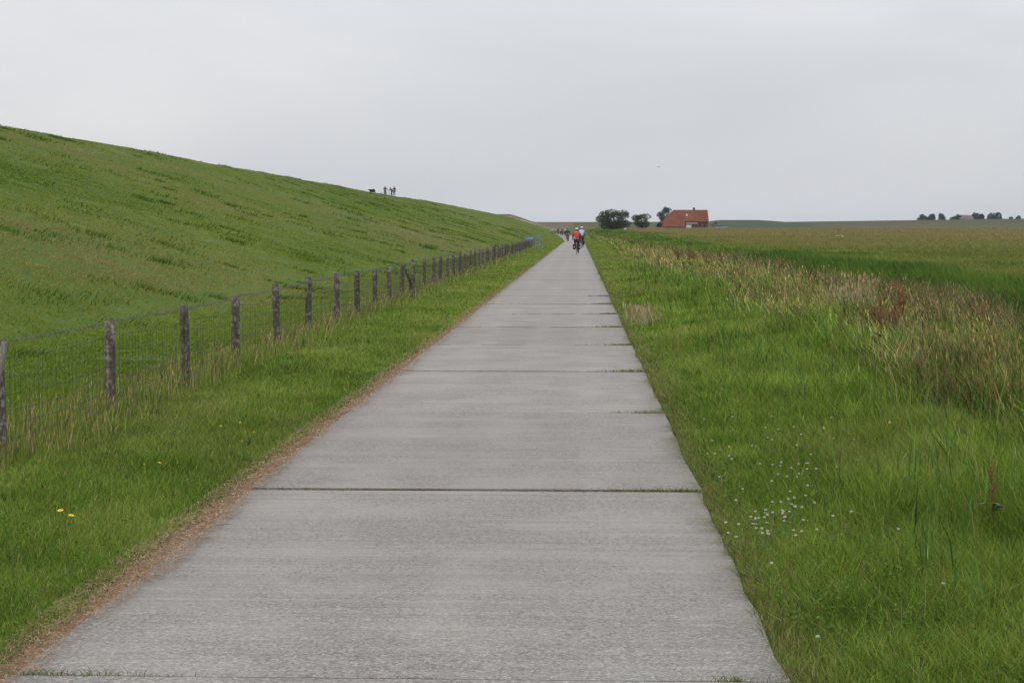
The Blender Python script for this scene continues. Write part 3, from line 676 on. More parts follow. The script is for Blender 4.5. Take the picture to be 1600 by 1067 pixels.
# docks with rust-red seed heads
DK = mat('dock_seed', (.21, .092, .045), .9, .35, 60); DKL = mat('dock_leaf', (.07, .09, .03))
def dock(h, seed, label):
    rg = random.Random(seed); r = empty('dock_plant')
    s = MB(); s.tube([(0, 0, 0), (.01, 0, h*.5), (0, .01, h)], [.007, .005, .002], 5); ends = [((0, 0), h*.45, h)]
    for k in range(6):
        a = rg.uniform(0, 6.28); z0 = h*rg.uniform(.42, .75); q = Vector((math.cos(a)*.07, math.sin(a)*.07, h*.18)); s.tube([(0, 0, z0), Vector((0, 0, z0))+q], .003, 4); ends.append(((q.x, q.y), z0+.04, z0+q.z+.06))
    s.build('stem', mat('dock_stem', (.14, .055, .03)), r)
    m = MB()
    for (x, y), z0, z1 in ends:
        for k in range(int((z1-z0)/.008)):
            t = rg.random(); z = z0+(z1-z0)*t; sp_ = .022*(1-.6*t)*min(1, h/.8)
            f = t; m.ball((x*f+rg.gauss(0, sp_*.5), y*f+rg.gauss(0, sp_*.5), z), rg.uniform(.005, .009), 4, 3)
    m.build('seed_head', DK, r)
    l = MB()
    for k in range(7):
        a = rg.uniform(0, 6.28); d = Vector((math.cos(a), math.sin(a), 0)); sd2 = Vector((-d.y, d.x, 0)); z = rg.uniform(.02, h*.35); L = rg.uniform(.12, .22)
        c0 = Vector((0, 0, z)); l.poly([c0, c0+d*L*.4+sd2*.03+Vector((0, 0, L*.3)), c0+d*L+Vector((0, 0, L*.25)), c0+d*L*.4-sd2*.03+Vector((0, 0, L*.3))])
    l.build('leaf', DKL, r)
    tag(r, label, 'plant', 'rust red dock plants'); return r
for i, (px, py, D_, h, lb) in enumerate([(1404, 442, 28, .95, 'tallest rust red dock standing out of the tan grass'), (1411, 462, 27, .75, 'shorter rust dock just right of the tallest dock'), (1398, 470, 26, .6, 'low rusty dock at the foot of the tallest dock'),
        (1059, 391, 72, .95, 'left dock of the distant rusty clump above the verge'), (1076, 390, 76, .95, 'middle dock of the distant rusty clump above the verge'), (1084, 394, 80, .85, 'right dock of the distant rusty clump above the verge'),
        (1548, 828, 9.6, .62, 'thin rusty dock in the tall green grass at the lower right'), (1376, 470, 24, .7, 'slender dock left of the tallest one among dry stems'), (1533, 470, 27, .6, 'faint reddish dock by the dark brown stems at the right edge')]):
    o = None; p = at_D(px, py, D_); gz = H1(p.x, p.y); h = max(.45, p.z-gz); o = dock(h, 40+i, lb); o.location = (p.x, p.y, gz)
    if D_ < 12: o.scale = (.5, .5, 1)
    if D_ > 50: o.scale = (3.2, 3.2, 1.12)
    elif D_ > 20: o.scale = (1.55, 1.55, 1.08)
# pale grass plumes
def plume(px, py, D_, n, spread, name, label, hmul=1):
    p = at_D(px, py, D_); gz = H1(p.x, p.y); h = max(.3, p.z-gz); rg = np.random.default_rng(int(px))
    P = np.stack([p.x+rg.normal(0, spread, n), p.y+rg.normal(0, spread, n), np.full(n, gz-.02)], -1); hh = h*rg.uniform(.7, 1.05, n); a = rg.uniform(0, 6.28, n)
    col = pal([(.20, .17, .10), (.33, .28, .17), (.46, .40, .27)], rg.uniform(0, 1, n))
    o = build_blades(name, P, hh, np.maximum(.006, .0005*D_)+0*hh, np.stack([np.cos(a)*.18*hh-.1*hh, np.sin(a)*.18*hh], -1), rg.uniform(-1, 1, n), col, DM_, seed=(np.ones(n, bool), .10+0*hh, np.full(n, max(.012, .0009*D_))))
    tag(o, label, 'grass clump'); return o
plume(1342, 432, 34, 60, .22, 'grass_clump', 'tall pale straw clump in front of the green reeds')
plume(1318, 450, 33, 50, .2, 'grass_clump', 'shorter straw clump left of the tall pale one')
plume(1000, 482, 33, 45, .16, 'grass_clump', 'pale bleached tuft beside the right edge of the track')
plume(1012, 494, 31, 28, .12, 'grass_clump', 'small bleached tuft nearest the right slab edge')

# ------------------------------------------------------------------ trees
def leaf_mass(centers, n, ls, seed, cols):
    rg = np.random.default_rng(seed); P = []; C = []
    tot = sum(r[0]*r[1]*r[2] for _, r in centers)
    for ci, (c, r) in enumerate(centers):
        k = int(n*r[0]*r[1]*r[2]/tot)+4; d = rg.normal(0, 1, (k, 3)); d /= np.linalg.norm(d, axis=1)[:, None]; rad = rg.uniform(.45, 1.08, k)**.6
        P.append(np.array(c)+d*rad[:, None]*np.array(r)); C.append(np.full(k, rg.uniform(0, 1)))
    P = np.concatenate(P); C = np.concatenate(C); n = len(P)
    u = rg.normal(0, 1, (n, 3)); u /= np.linalg.norm(u, axis=1)[:, None]; v = np.cross(u, rg.normal(0, 1, (n, 3))); v /= np.linalg.norm(v, axis=1)[:, None]
    s = (ls*rg.uniform(.6, 1.4, n))[:, None]; V = np.stack([P-u*s, P-v*s*.6, P+u*s, P+v*s*.6], 1).reshape(-1, 3)
    return V, n, pal(cols, C*.7+rg.uniform(0, .3, n))
TM = blade_mat('tree_leaf', .15)
BARK = mat('tree_bark', (.07, .06, .045), .95, .3, 6, bump=.5)
def tree(name, loc, Wd, Ht, seed, label, cat='tree', trunk=.25, n=2600, ls=.16, cols=((.022, .038, .016), (.038, .060, .024), (.060, .088, .036)), group=None, lobes=13, squash=1):
    rg = random.Random(seed); r = empty(name, loc); tag(r, label, cat, group)
    z0 = Ht*trunk; cz = (z0+Ht)/2; rz = (Ht-z0)/2; ce = [((0, 0, cz*.97), (Wd*.30, Wd*.30, rz*.80))]
    for k in range(lobes):
        a = rg.uniform(0, 6.28); t = rg.uniform(-.92, .80); q = min(1, 1.08*math.sqrt(1-t*t))*rg.uniform(.45, .82); s = rg.uniform(.26, .48)
        ce.append(((math.cos(a)*q*Wd*.5, math.sin(a)*q*Wd*.5, cz+t*rz*.8), (Wd*s*.5, Wd*s*.5, max(.25, rz*s*rg.uniform(.7, 1)))))
    V, nn, C = leaf_mass(ce, n, ls, seed, cols)
    V[:, 2] = np.maximum(V[:, 2], .05)
    me = bpy.data.meshes.new('crown'); me.from_pydata(V.tolist(), [], np.arange(nn*4).reshape(-1, 4).tolist()); me.update()
    at = me.attributes.new('tint', 'FLOAT_COLOR', 'POINT'); C4 = np.concatenate([np.repeat(C, 4, 0), np.ones((nn*4, 1))], 1); at.data.foreach_set('color', C4.astype(np.float32).ravel())
    me.materials.append(TM); o = bpy.data.objects.new('crown', me); COL.objects.link(o); o.parent = r
    t = MB(); tr = Wd*.035; t.tube([(0, 0, -.3), (.05, 0, z0), (.1, .05, cz), (0, 0, Ht*.85)], [tr*1.3, tr, tr*.6, tr*.15], 8)
    for c0, s in ce[1:7]: t.tube([(.05, 0, z0*.8+.1), tuple(np.array([0, 0, z0])*.4+np.array(c0)*.55), c0], [tr*.55, tr*.35, tr*.12], 5)
    t.build('trunk', BARK, r); return r
def place_tree(x0, x1, ytop, D, base=None, **k):
    c = at_D((x0+x1)/2, ytop, D); gz = H1(c.x, D) if base is None else base; return dict(loc=(c.x, D, gz), Wd=(x1-x0)*D/F*(1.10 if base is None else 1.35), Ht=(c.z-gz)*1.04)
def T(name, x0, x1, yt, D, seed, label, base=None, **k):
    a = place_tree(x0, x1, yt, D, base); return tree(name, a['loc'], a['Wd'], a['Ht'], seed, label, **k)
T('bushy_tree', 935, 982, 328.5, 450, 11, 'broad dark round topped tree just right of the road end', trunk=.02, n=7500, ls=.16, lobes=24)
T('bushy_tree', 987, 1017, 333, 520, 5, 'smaller ragged dark tree between the broad tree and the farmhouse', trunk=.10, n=2600, ls=.17, lobes=14)
T('leafy_tree', 1029, 1052, 323.5, 640, 8, 'dark tree rising behind the hipped end of the red farmhouse', trunk=.1, n=2600, ls=.19, lobes=14)
HT = ((.018, .032, .022), (.028, .046, .030), (.04, .06, .04))
FB = 5.0
for i, (x0, x1, yt, D, lb, nn) in enumerate([(1436, 1452, 335, 1500, 'left half of the far tree pair on the right horizon', 'distant_tree'), (1448, 1462, 333.5, 1510, 'right rounder half of the far tree pair on the right horizon', 'distant_tree'),
        (1465, 1476, 334, 1500, 'small conical far tree just right of the horizon pair', 'distant_tree'), (1485, 1497, 337, 1500, 'low far bush left of the distant farm roof', 'distant_bush'), (1492, 1504, 335.5, 1510, 'rounded far bush touching the distant farm roof', 'distant_bush'),
        (1521, 1532, 331, 1500, 'pointed far tree right of the distant farm roof', 'distant_tree'), (1528, 1538, 334.5, 1505, 'low far tree behind the pointed one right of the farm roof', 'distant_tree'),
        (1541, 1556, 331, 1500, 'left part of the broadest far grove on the right horizon', 'distant_tree'), (1552, 1567, 330, 1500, 'right part of the broadest far grove on the right horizon', 'distant_tree'),
        (1578, 1583, 337, 1500, 'tiny far shrub near the right picture edge', 'distant_bush'), (1588, 1594, 336, 1500, 'tiny far tree closest to the right picture edge', 'distant_tree'), (1432, 1440, 341, 1480, 'lowest far bush at the left end of the horizon trees', 'distant_bush')]):
    T(nn, x0, x1, yt, D, 20+i, lb, base=FB, trunk=.02, n=1500, ls=.55, lobes=9, cols=HT, group='trees on the right horizon', cat='tree' if 'tree' in nn else 'bush')
T('garden_shrub', 1114, 1124, 348, 606, 61, 'dark low shrub beside the gable of the farmhouse', cat='shrub', trunk=.02, n=500, ls=.16, lobes=6)
T('garden_shrub', 1120, 1136, 350.5, 612, 62, 'low shrub behind the pale shed right of the farmhouse', cat='shrub', trunk=.02, n=500, ls=.16, lobes=6)
T('garden_shrub', 1026, 1036, 346, 600, 63, 'low dark shrub at the left corner of the farmhouse', cat='shrub', trunk=.02, n=700, ls=.16, lobes=7)

# ------------------------------------------------------------------ farmhouse
HD = 600.0; hb = 2.45
g = G('red_roof_tiles')
wv = N(g.t, 'ShaderNodeTexWave', wave_type='BANDS', bands_direction='Z'); wv.inputs['Scale'].default_value = 1.6; wv.inputs['Distortion'].default_value = .6; g.lk(g.pos, wv.inputs['Vector'])
c = g.ramp(g.noise(.35, 6, .65), [(.3, (.110, .038, .024)), (.5, (.138, .050, .031)), (.72, (.175, .070, .043))]); c = g.mix(g.mth('MULTIPLY', wv.outputs['Fac'], .22), c, (.10, .035, .028)); ROOF_M = g.done(c)
BR = mat('farmhouse_brick', (.15, .085, .06), .9, .25, 2); WT = mat('white_trim', (.62, .60, .57), .7, .05); GL = mat('dark_window', (.03, .034, .04), .2, .1, spec=.5); DKW = mat('dark_timber', (.07, .045, .035), .8, .2, 3)
def hx(px): return at_D(px, 350, HD).x
xl, xr, xk, xm = hx(1034), hx(1107.5), hx(1054), hx(1070); house = empty('farmhouse', ((xl+xr)/2, HD, hb)); ox = (xl+xr)/2
tag(house, 'red tiled farmhouse with a long low roof beyond the field', 'house')
rz_ = at_D(1080, 328.5, HD+6).z-hb; sl_ = (rz_-.35)/9.0
def L(x): return x-ox
mb = MB()
def rp(y): return rz_-abs(6-y)*sl_
low = -3.0; e2 = -.3
front = [(L(xk), 6, rz_), (L(xl)+.9, 1.0, rp(1.0)), (L(xl), low, rp(low)), (L(xm), low, rp(low)), (L(xm), e2, rp(e2)), (L(xr), e2, rp(e2)), (L(xr), 6, rz_)]
back = [(L(xk), 6, rz_), (L(xr), 6, rz_), (L(xr), 12.6, rp(12.6)), (L(xl)+.5, 12.6, rp(12.6))]
hip = [(L(xk), 6, rz_), (L(xl)+.5, 12.6, rp(12.6)), (L(xl), low, rp(low)), (L(xl)+.9, 1.0, rp(1.0))]
mb.poly(front[::-1]); mb.poly(back[::-1]); mb.poly(hip[::-1]); rf = mb.build('roof', ROOF_M, house)
s = rf.modifiers.new('s', 'SOLIDIFY'); s.thickness = .22; s.offset = 0
ch = MB().box(L(hx(1084.5)), L(hx(1087.5)), 5.6, 6.6, rz_-.5, rz_+.75); ch.box(L(hx(1084.5))-.06, L(hx(1087.5))+.06, 5.54, 6.66, rz_+.75, rz_+.87); ch.build('chimney', DKW, rf)
# walls
w2 = MB(); x0, x1 = L(xm), L(xr)-.3; ez = rp(.1)-.14
w2.box(x0, x1, .2, .5, -1, ez); w2.box(x0, x1, 11.6, 11.9, -1, rp(12)-.2)
w2.box(L(xl)+.8, x0-.002, low+.5, low+.8, -1, rp(low+.5)-.15); w2.box(x0-.3, x0-.003, low+.8, .2, -1, rp(low+.8)-.15)
w2.v += [(x1, .5, -1), (x1, 11.6, -1), (x1, 11.6, rp(11.6)-.2), (x1, 6, rz_-.2), (x1, .5, rp(.5)-.2)]; b = len(w2.v); w2.f.append((b-5, b-4, b-3, b-2, b-1)); w2.build('wall', BR, house)
gb = MB(); gb.v = [(L(xr)+.02, e2, rp(e2)-.25), (L(xr)+.02, 6, rz_-.25), (L(xr)+.02, 6, rz_+.12), (L(xr)+.02, e2, rp(e2)+.12), (L(xr)+.12, e2, rp(e2)-.25), (L(xr)+.12, 6, rz_-.25), (L(xr)+.12, 6, rz_+.12), (L(xr)+.12, e2, rp(e2)+.12)]
gb.f = [(0, 1, 2, 3), (7, 6, 5, 4), (0, 4, 5, 1), (1, 5, 6, 2), (2, 6, 7, 3), (3, 7, 4, 0)]; gb.build('gable_board', WT, house)
def zpx(py): return at_D(1080, py, HD).z-hb
MB().box(L(hx(1072)), L(hx(1080)), .12, .197, zpx(356.5), zpx(351.5)).build('garage_door', WT, house)
MB().box(L(hx(1072)), L(hx(1090)), -.1, .195, zpx(349.6), zpx(348.3)).build('awning', WT, house)
for a, b_ in ((1081.5, 1084), (1086, 1089), (1092, 1096), (1099, 1103)):
    wf = MB().box(L(hx(a)), L(hx(b_)), .13, .196, zpx(354.2), zpx(350.6)).build('window', DKW, house); MB().box(L(hx(a))+.08, L(hx(b_))-.08, .11, .128, zpx(354.2)+.08, zpx(350.6)-.08).build('pane', GL, wf)
MB().box(L(hx(1067.5)), L(hx(1069.5)), low+.4, low+.497, -.2, rp(low+.5)-.5).build('door', DKW, house)
def skyl(a, b_, ya, yb_, m):
    q = MB(); q.v = [(L(hx(a)), ya, rp(ya)+.13), (L(hx(b_)), ya, rp(ya)+.13), (L(hx(b_)), yb_, rp(yb_)+.13), (L(hx(a)), yb_, rp(yb_)+.13)]; q.v += [(x, y, z+.08) for x, y, z in q.v]
    q.f = [(4, 5, 6, 7), (0, 1, 5, 4), (1, 2, 6, 5), (2, 3, 7, 6), (3, 0, 4, 7)]; q.build('skylight', m, rf)
skyl(1072.5, 1075.5, 2.6, 3.6, mat('skylight_glass', (.28, .28, .25), .2)); 
# low shed
shed = empty('shed', (at_D(1127, 352, 600).x, 600, H1(at_D(1127, 352, 600).x, 600)))
tag(shed, 'low pale grey shed with a dark roof right of the farmhouse', 'shed'); hw = 12*600/F/1.1
MB().box(-hw, hw, 0, 2, -.5, .85).build('wall', mat('pale_shed_wall', (.26, .28, .28), .8), shed)
q = MB(); q.v = [(-hw-.2, -.2, .8), (hw+.2, -.2, .8), (hw+.2, 2.2, .8), (-hw-.2, 2.2, .8), (-hw-.2, 1, 1.35), (hw+.2, 1, 1.35)]; q.f = [(0, 1, 5, 4), (2, 3, 4, 5), (0, 4, 3), (1, 2, 5), (0, 3, 2, 1)]; q.build('roof', mat('dark_shed_roof', (.045, .065, .05)), shed)
# far farm on horizon
fx = at_D(1512, 338, 1490); ff = empty('distant_farm', (fx.x, 1490, FB)); tag(ff, 'distant farm with a muted purple brown roof between the horizon trees', 'house')
zt = at_D(1512, 336, 1490).z-FB; fw = 9*1490/F
MB().box(-fw, fw, 0, 9, -1, zt-2.6).build('wall', mat('faded_wall', (.30, .24, .21)), ff)
q = MB(); q.v = [(-fw-.3, -.4, zt-2.7), (fw+.3, -.4, zt-2.7), (fw+.3, 9.4, zt-2.7), (-fw-.3, 9.4, zt-2.7), (-fw+3, 4.5, zt), (fw-.5, 4.5, zt-.3)]; q.f = [(0, 1, 5, 4), (2, 3, 4, 5), (0, 4, 3), (1, 2, 5), (0, 3, 2, 1)]; q.build('roof', mat('faded_roof', (.12, .085, .08)), ff)

# ------------------------------------------------------------------ people, bicycles, animals
def skin(name, pts, edges, m, parent, root=0, sub=1):
    """pts: {key: (x,y,z,r)} -> one continuous skinned mesh"""
    keys = list(pts); idx = {k: i for i, k in enumerate(keys)}
    me = bpy.data.meshes.new(name); me.from_pydata([pts[k][:3] for k in keys], [(idx[a], idx[b]) for a, b in edges if a in idx and b in idx], [])
    o = bpy.data.objects.new(name, me); COL.objects.link(o); o.modifiers.new('k', 'SKIN')
    sv = me.skin_vertices[0].data
    for k in keys:
        r = pts[k][3]; sv[idx[k]].radius = (r, r) if not isinstance(r, tuple) else r
        sv[idx[k]].use_root = (idx[k] == root)
    s = o.modifiers.new('s', 'SUBSURF'); s.levels = s.render_levels = sub
    dg = bpy.context.evaluated_depsgraph_get(); nm = bpy.data.meshes.new_from_object(o.evaluated_get(dg)); o.modifiers.clear(); o.data = nm
    nm.materials.clear(); nm.materials.append(m); nm.polygons.foreach_set('use_smooth', [True]*len(nm.polygons)); o.parent = parent; nm.name = name
    return o
SKIN = mat('skin_tone', (.42, .26, .19), .6, .06)
def lrp(a, b, t): return tuple(a[i]+(b[i]-a[i])*t for i in range(3))
def person(loc, rz, pose, shirt, trousers, label, helmet=None, hair=(.08, .06, .05), shoes=(.05, .05, .05), group=None, short=False, scale=1, backpack=None):
    r = empty('person', loc, rz); r.scale = (scale,)*3; tag(r, label, 'person', group)
    P = pose; B = {}
    def put(k, p, rad): B[k] = tuple(p)+(rad,)
    put('pelvis', P['pelvis'], .13); put('waist', lrp(P['pelvis'], P['chest'], .45), .115); put('chest', P['chest'], .135)
    put('neckb', lrp(P['chest'], P['neck'], .75), .085); put('neck', P['neck'], .052)
    put('jaw', lrp(P['neck'], P['head'], .45), .066); put('head', P['head'], .088); put('crown', (P['head'][0], P['head'][1]-.01, P['head'][2]+.075), .07)
    E = [('pelvis', 'waist'), ('waist', 'chest'), ('chest', 'neckb'), ('neckb', 'neck'), ('neck', 'jaw'), ('jaw', 'head'), ('head', 'crown')]
    for s in 'lr':
        put('sh'+s, P['sh'+s], .06); put('el'+s, P['el'+s], .042); put('wr'+s, P['wr'+s], .028)
        put('ua'+s, lrp(P['sh'+s], P['el'+s], .5), .05); put('fa'+s, lrp(P['el'+s], P['wr'+s], .4), .04)
        d = Vector(P['wr'+s])-Vector(P['el'+s]); d.normalize(); sg = 1 if s == 'r' else -1
        side = d.cross(Vector((0, 0, 1))); side = side.normalized() if side.length > .2 else Vector((0, 1, 0)); w0 = Vector(P['wr'+s])
        put('pa'+s, w0+d*.06, .034); E += [('chest', 'sh'+s), ('sh'+s, 'ua'+s), ('ua'+s, 'el'+s), ('el'+s, 'fa'+s), ('fa'+s, 'wr'+s), ('wr'+s, 'pa'+s)]
        put('hp'+s, P['hp'+s], .095); put('th'+s, lrp(P['hp'+s], P['kn'+s], .5), .078); put('kn'+s, P['kn'+s], .056); put('ca'+s, lrp(P['kn'+s], P['an'+s], .35), .056); put('an'+s, P['an'+s], .036)
        f = Vector(P['an'+s]); td = Vector(P.get('toe', (0, 1, -.15))); put('to'+s, f+Vector((0, .02, -.05))+td*.15, .034); put('he'+s, f+Vector((0, -.03, -.045)), .034)
        E += [('pelvis', 'hp'+s), ('hp'+s, 'th'+s), ('th'+s, 'kn'+s), ('kn'+s, 'ca'+s), ('ca'+s, 'an'+s), ('an'+s, 'to'+s), ('an'+s, 'he'+s)]
    body = skin('body', B, E, SKIN, r)
    # five separate fingers per hand, joined into the body mesh data as skinned chains
    fm = MB()
    for s in 'lr':
        d = (Vector(P['wr'+s])-Vector(P['el'+s])).normalized(); sd_ = d.cross(Vector((0, 0, 1))); sd_ = sd_.normalized() if sd_.length > .2 else Vector((0, 1, 0)); dn = d.cross(sd_).normalized()
        if dn.z > 0: dn = -dn
        w0 = Vector(P['wr'+s])
        for k, ln in enumerate((.068, .078, .074, .058)):
            b0 = w0+d*.085+sd_*(-.027+.018*k); fm.tube([b0, b0+d*ln*.4+dn*.008, b0+d*ln*.65+dn*.032, b0+d*ln*.6+dn*.055], [.009, .0085, .008, .006], 5)
        b0 = w0+d*.03-sd_*.03; fm.tube([b0, b0-sd_*.02+d*.025+dn*.01, b0-sd_*.018+d*.05+dn*.03], [.011, .010, .008], 5)
    h = Vector(P['head']); hf = Vector(P.get('face', (0, 1, 0))).normalized(); hs = hf.cross(Vector((0, 0, 1))).normalized()
    fm.tube([h+hf*.08+Vector((0, 0, .01)), h+hf*.108+Vector((0, 0, -.022)), h+hf*.085+Vector((0, 0, -.03))], [.008, .014, .008], 5)
    for q in (-1, 1): fm.ball(h+hs*q*.088+Vector((0, 0, -.01)), .022, 6, 5, (.6, .8, 1.3))
    # merge fingers, nose and ears into the body mesh
    me = body.data; V0 = [v.co[:] for v in me.vertices]; F0 = [tuple(p.vertices) for p in me.polygons]; nb = len(V0)
    nm = bpy.data.meshes.new('body'); nm.from_pydata(V0+[tuple(v) for v in fm.v], [], F0+[tuple(i+nb for i in f) for f in fm.f]); nm.polygons.foreach_set('use_smooth', [True]*len(nm.polygons)); nm.materials.append(SKIN); body.data = nm
    ey = MB()
    for q in (-1, 1): ey.ball(h+hf*.083+hs*q*.033+Vector((0, 0, .012)), .010, 6, 4)
    ey.build('eyes', mat('dark_eye', (.03, .025, .02)), body); MB().tube([h+hf*.088-hs*.022+Vector((0, 0, -.055)), h+hf*.096+Vector((0, 0, -.058)), h+hf*.088+hs*.022+Vector((0, 0, -.055))], .005, 5).build('mouth', mat('lip_tone', (.30, .12, .10)), body)
    # clothes
    sh = {k: B[k][:3]+(B[k][3]+.016,) for k in ('pelvis', 'waist', 'chest', 'neckb')}
    for s in 'lr':
        for k in ('sh', 'ua', 'el'): sh[k+s] = B[k+s][:3]+(B[k+s][3]+.014,)
        if not short:
            for k in ('fa', 'wr'): sh[k+s] = B[k+s][:3]+(B[k+s][3]+.010,)
    skin('jacket' if not short else 'shirt', sh, E, mat('cloth_%d_%d_%d' % tuple(int(c*100) for c in shirt), shirt, .9, .15, 9, bump=.3), r)
    tr = {'pelvis': B['pelvis'][:3]+(.145,)}
    for s in 'lr':
        for k in ('hp', 'th', 'kn', 'ca', 'an'): tr[k+s] = B[k+s][:3]+(B[k+s][3]+.012,)
    skin('trousers', tr, E, mat('cloth_%d_%d_%d' % tuple(int(c*100) for c in trousers), trousers, .9, .15, 9, bump=.3), r)
    for s in 'lr':
        sm = MB(); a, b_ = Vector(B['he'+s][:3]), Vector(B['to'+s][:3]); sm.tube([a-(b_-a).normalized()*.03, a, a.lerp(b_, .55), b_, b_+(b_-a).normalized()*.04], [.03, .047, .048, .044, .02], 8); sm.build('shoe', mat('shoe_dark', shoes, .7), r, True)
    hm = MB(); hc = h+Vector((0, -.0, .045))-hf*.012; n_, m_ = 12, 5
    for i in range(m_+1):
        t = (math.pi*.56)*i/m_
        for k in range(n_):
            a = 2*math.pi*k/n_; hm.v.append((hc.x+.108*math.sin(t)*math.cos(a), hc.y+.122*math.sin(t)*math.sin(a), hc.z+.085*math.cos(t)+.012))
    for i in range(m_):
        for k in range(n_): hm.f.append((i*n_+k, (i+1)*n_+k, (i+1)*n_+(k+1) % n_, i*n_+(k+1) % n_))
    if helmet: hm.build('helmet', mat('helmet_%d_%d' % (int(helmet[0]*100), int(helmet[2]*100)), helmet, .35, .08, 12), r, True)
    hm2 = MB(); hm2.ball(h+Vector((0, 0, .018))-hf*.022, .098, 10, 8, (1, 1, 1.05)); hm2.build('hair', mat('hair_%d' % int(hair[0]*100), hair, .8, .25, 30), r, True)
    if backpack: pass
    return r
RIDE = dict(pelvis=(0, -.27, 1.02), chest=(0, -.10, 1.38), neck=(0, -.02, 1.56), head=(0, .04, 1.68),
            shl=(-.18, -.07, 1.46), shr=(.18, -.07, 1.46), ell=(-.27, .12, 1.24), elr=(.27, .12, 1.24), wrl=(-.27, .33, 1.08), wrr=(.27, .33, 1.08),
            hpl=(-.10, -.25, .97), hpr=(.10, -.25, .97), knl=(-.12, .14, .82), knr=(.12, .04, .58), anl=(-.12, -.06, .50), anr=(.12, -.10, .20))
STAND = dict(pelvis=(0, 0, .95), chest=(0, .01, 1.32), neck=(0, .01, 1.50), head=(0, .03, 1.62),
             shl=(-.19, 0, 1.42), shr=(.19, 0, 1.42), ell=(-.27, .03, 1.14), elr=(.27, .03, 1.14), wrl=(-.28, .14, .92), wrr=(.28, .14, .92),
             hpl=(-.10, 0, .90), hpr=(.10, 0, .90), knl=(-.12, .03, .49), knr=(.12, .03, .49), anl=(-.13, 0, .09), anr=(.13, 0, .09), toe=(0, 1, 0))
HOLD = dict(STAND); HOLD.update(ell=(-.30, .12, 1.18), wrl=(-.42, .36, 1.03), elr=(.30, .05, 1.15), wrr=(.30, .25, 1.05))
LEAN = dict(STAND); LEAN.update(chest=(0, .16, 1.24), neck=(0, .28, 1.36), head=(0, .36, 1.45), shl=(-.19, .2, 1.3), shr=(.19, .2, 1.3), ell=(-.27, .36, 1.12), elr=(.27, .36, 1.12), wrl=(-.25, .5, .98), wrr=(.25, .5, .98))
MTL = mat('bike_black', (.035, .035, .04), .4, .1, spec=.5); TY = mat('tyre_rubber', (.03, .03, .03), .85); RIM = mat('rim_metal', (.35, .35, .36), .35, .05, metal=.8)
def bicycle(loc, rz, label, group=None, frame=None):
    r = empty('bicycle', loc, rz); tag(r, label, 'bicycle', group); fm = mat('bike_frame_%d' % int(frame[0]*100), frame, .4) if frame else MTL
    rh, fh = Vector((0, -.52, .345)), Vector((0, .56, .345)); bb = Vector((0, -.08, .30)); st_ = Vector((0, -.25, .82)); hd = Vector((0, .34, .90)); hb_ = Vector((0, .40, .70))
    m = MB(); m.tube([bb, st_, (0, -.28, .94)], .017, 6); m.tube([bb, hb_], .019, 6); m.tube([st_-Vector((0, 0, .05)), hd-Vector((0, 0, .06))], .016, 6); m.tube([hb_, hd, (0, .33, 1.02)], .018, 6)
    for s in (-1, 1):
        o_ = Vector((.05*s, 0, 0)); m.tube([bb+o_*.5, rh+o_], .011, 5); m.tube([st_-Vector((0, 0, .08)), rh+o_], .010, 5); m.tube([hb_+o_*.7, fh+o_], .013, 5)
    m.build('frame', fm, r)
    for c0 in (rh, fh):
        wh = MB().ring(c0, .33, .021, 'x', 30, 6).build('wheel', TY, r, True); MB().ring(c0, .302, .012, 'x', 30, 4).build('rim', RIM, wh)
        sp_ = MB(); sp_.tube([c0-Vector((.04, 0, 0)), c0+Vector((.04, 0, 0))], .025, 8)
        for k in range(14): a = k*math.pi/7; sp_.tube([c0, c0+Vector((0, math.cos(a)*.3, math.sin(a)*.3))], .0025, 3, False)
        sp_.build('spokes', RIM, wh)
        f = MB(); n_ = 10; b0 = 0
        for k in range(n_+1):
            a = math.pi*(.12+.76*k/n_); 
            for s in (-.03, .03): f.v.append((s, c0.y+math.cos(a)*.372, c0.z+math.sin(a)*.372))
        for k in range(n_): f.f.append((2*k, 2*k+1, 2*k+3, 2*k+2))
        fo = f.build('mudguard', MTL, r); so_ = fo.modifiers.new('s', 'SOLIDIFY'); so_.thickness = .006
    MB().tube([(-.30, .30, 1.07), (-.2, .36, 1.07), (0, .35, 1.03), (.2, .36, 1.07), (.30, .30, 1.07)], .013, 6).build('handlebar', MTL, r)
    q = MB(); q.v = [(-.08, -.40, .93), (.08, -.40, .93), (.025, -.12, .93), (-.025, -.12, .93), (-.07, -.39, .975), (.07, -.39, .975), (.02, -.13, .965), (-.02, -.13, .965)]
    q.f = [(0, 3, 2, 1), (4, 5, 6, 7), (0, 1, 5, 4), (1, 2, 6, 5), (2, 3, 7, 6), (3, 0, 4, 7)]; q.build('saddle', TY, r)
    cr_ = MB(); cr_.ring(bb+Vector((.04, 0, 0)), .085, .008, 'x', 18, 4); cr_.tube([bb+Vector((.05, 0, 0)), bb+Vector((.07, -.02, -.17))], .012, 5); cr_.tube([bb-Vector((.05, 0, 0)), bb+Vector((-.07, .02, .17))], .012, 5)
    cr_.box(.07, .17, bb.y-.06, bb.y+.03, bb.z-.185, bb.z-.165); cr_.box(-.17, -.07, bb.y-.03, bb.y+.06, bb.z+.165, bb.z+.185); cr_.build('crankset', MTL, r)
    k = MB(); k.box(-.06, .06, -.75, -.35, .745, .757)
    for s in (-1, 1): k.tube([(s*.06, -.70, .75), (s*.06, -.52, .35)], .006, 4)
    k.build('carrier', MTL, r); MB().box(-.03, .03, -.775, -.755, .66, .70).build('rear_reflector', mat('red_reflector', (.4, .03, .02), .3), r)
    return r
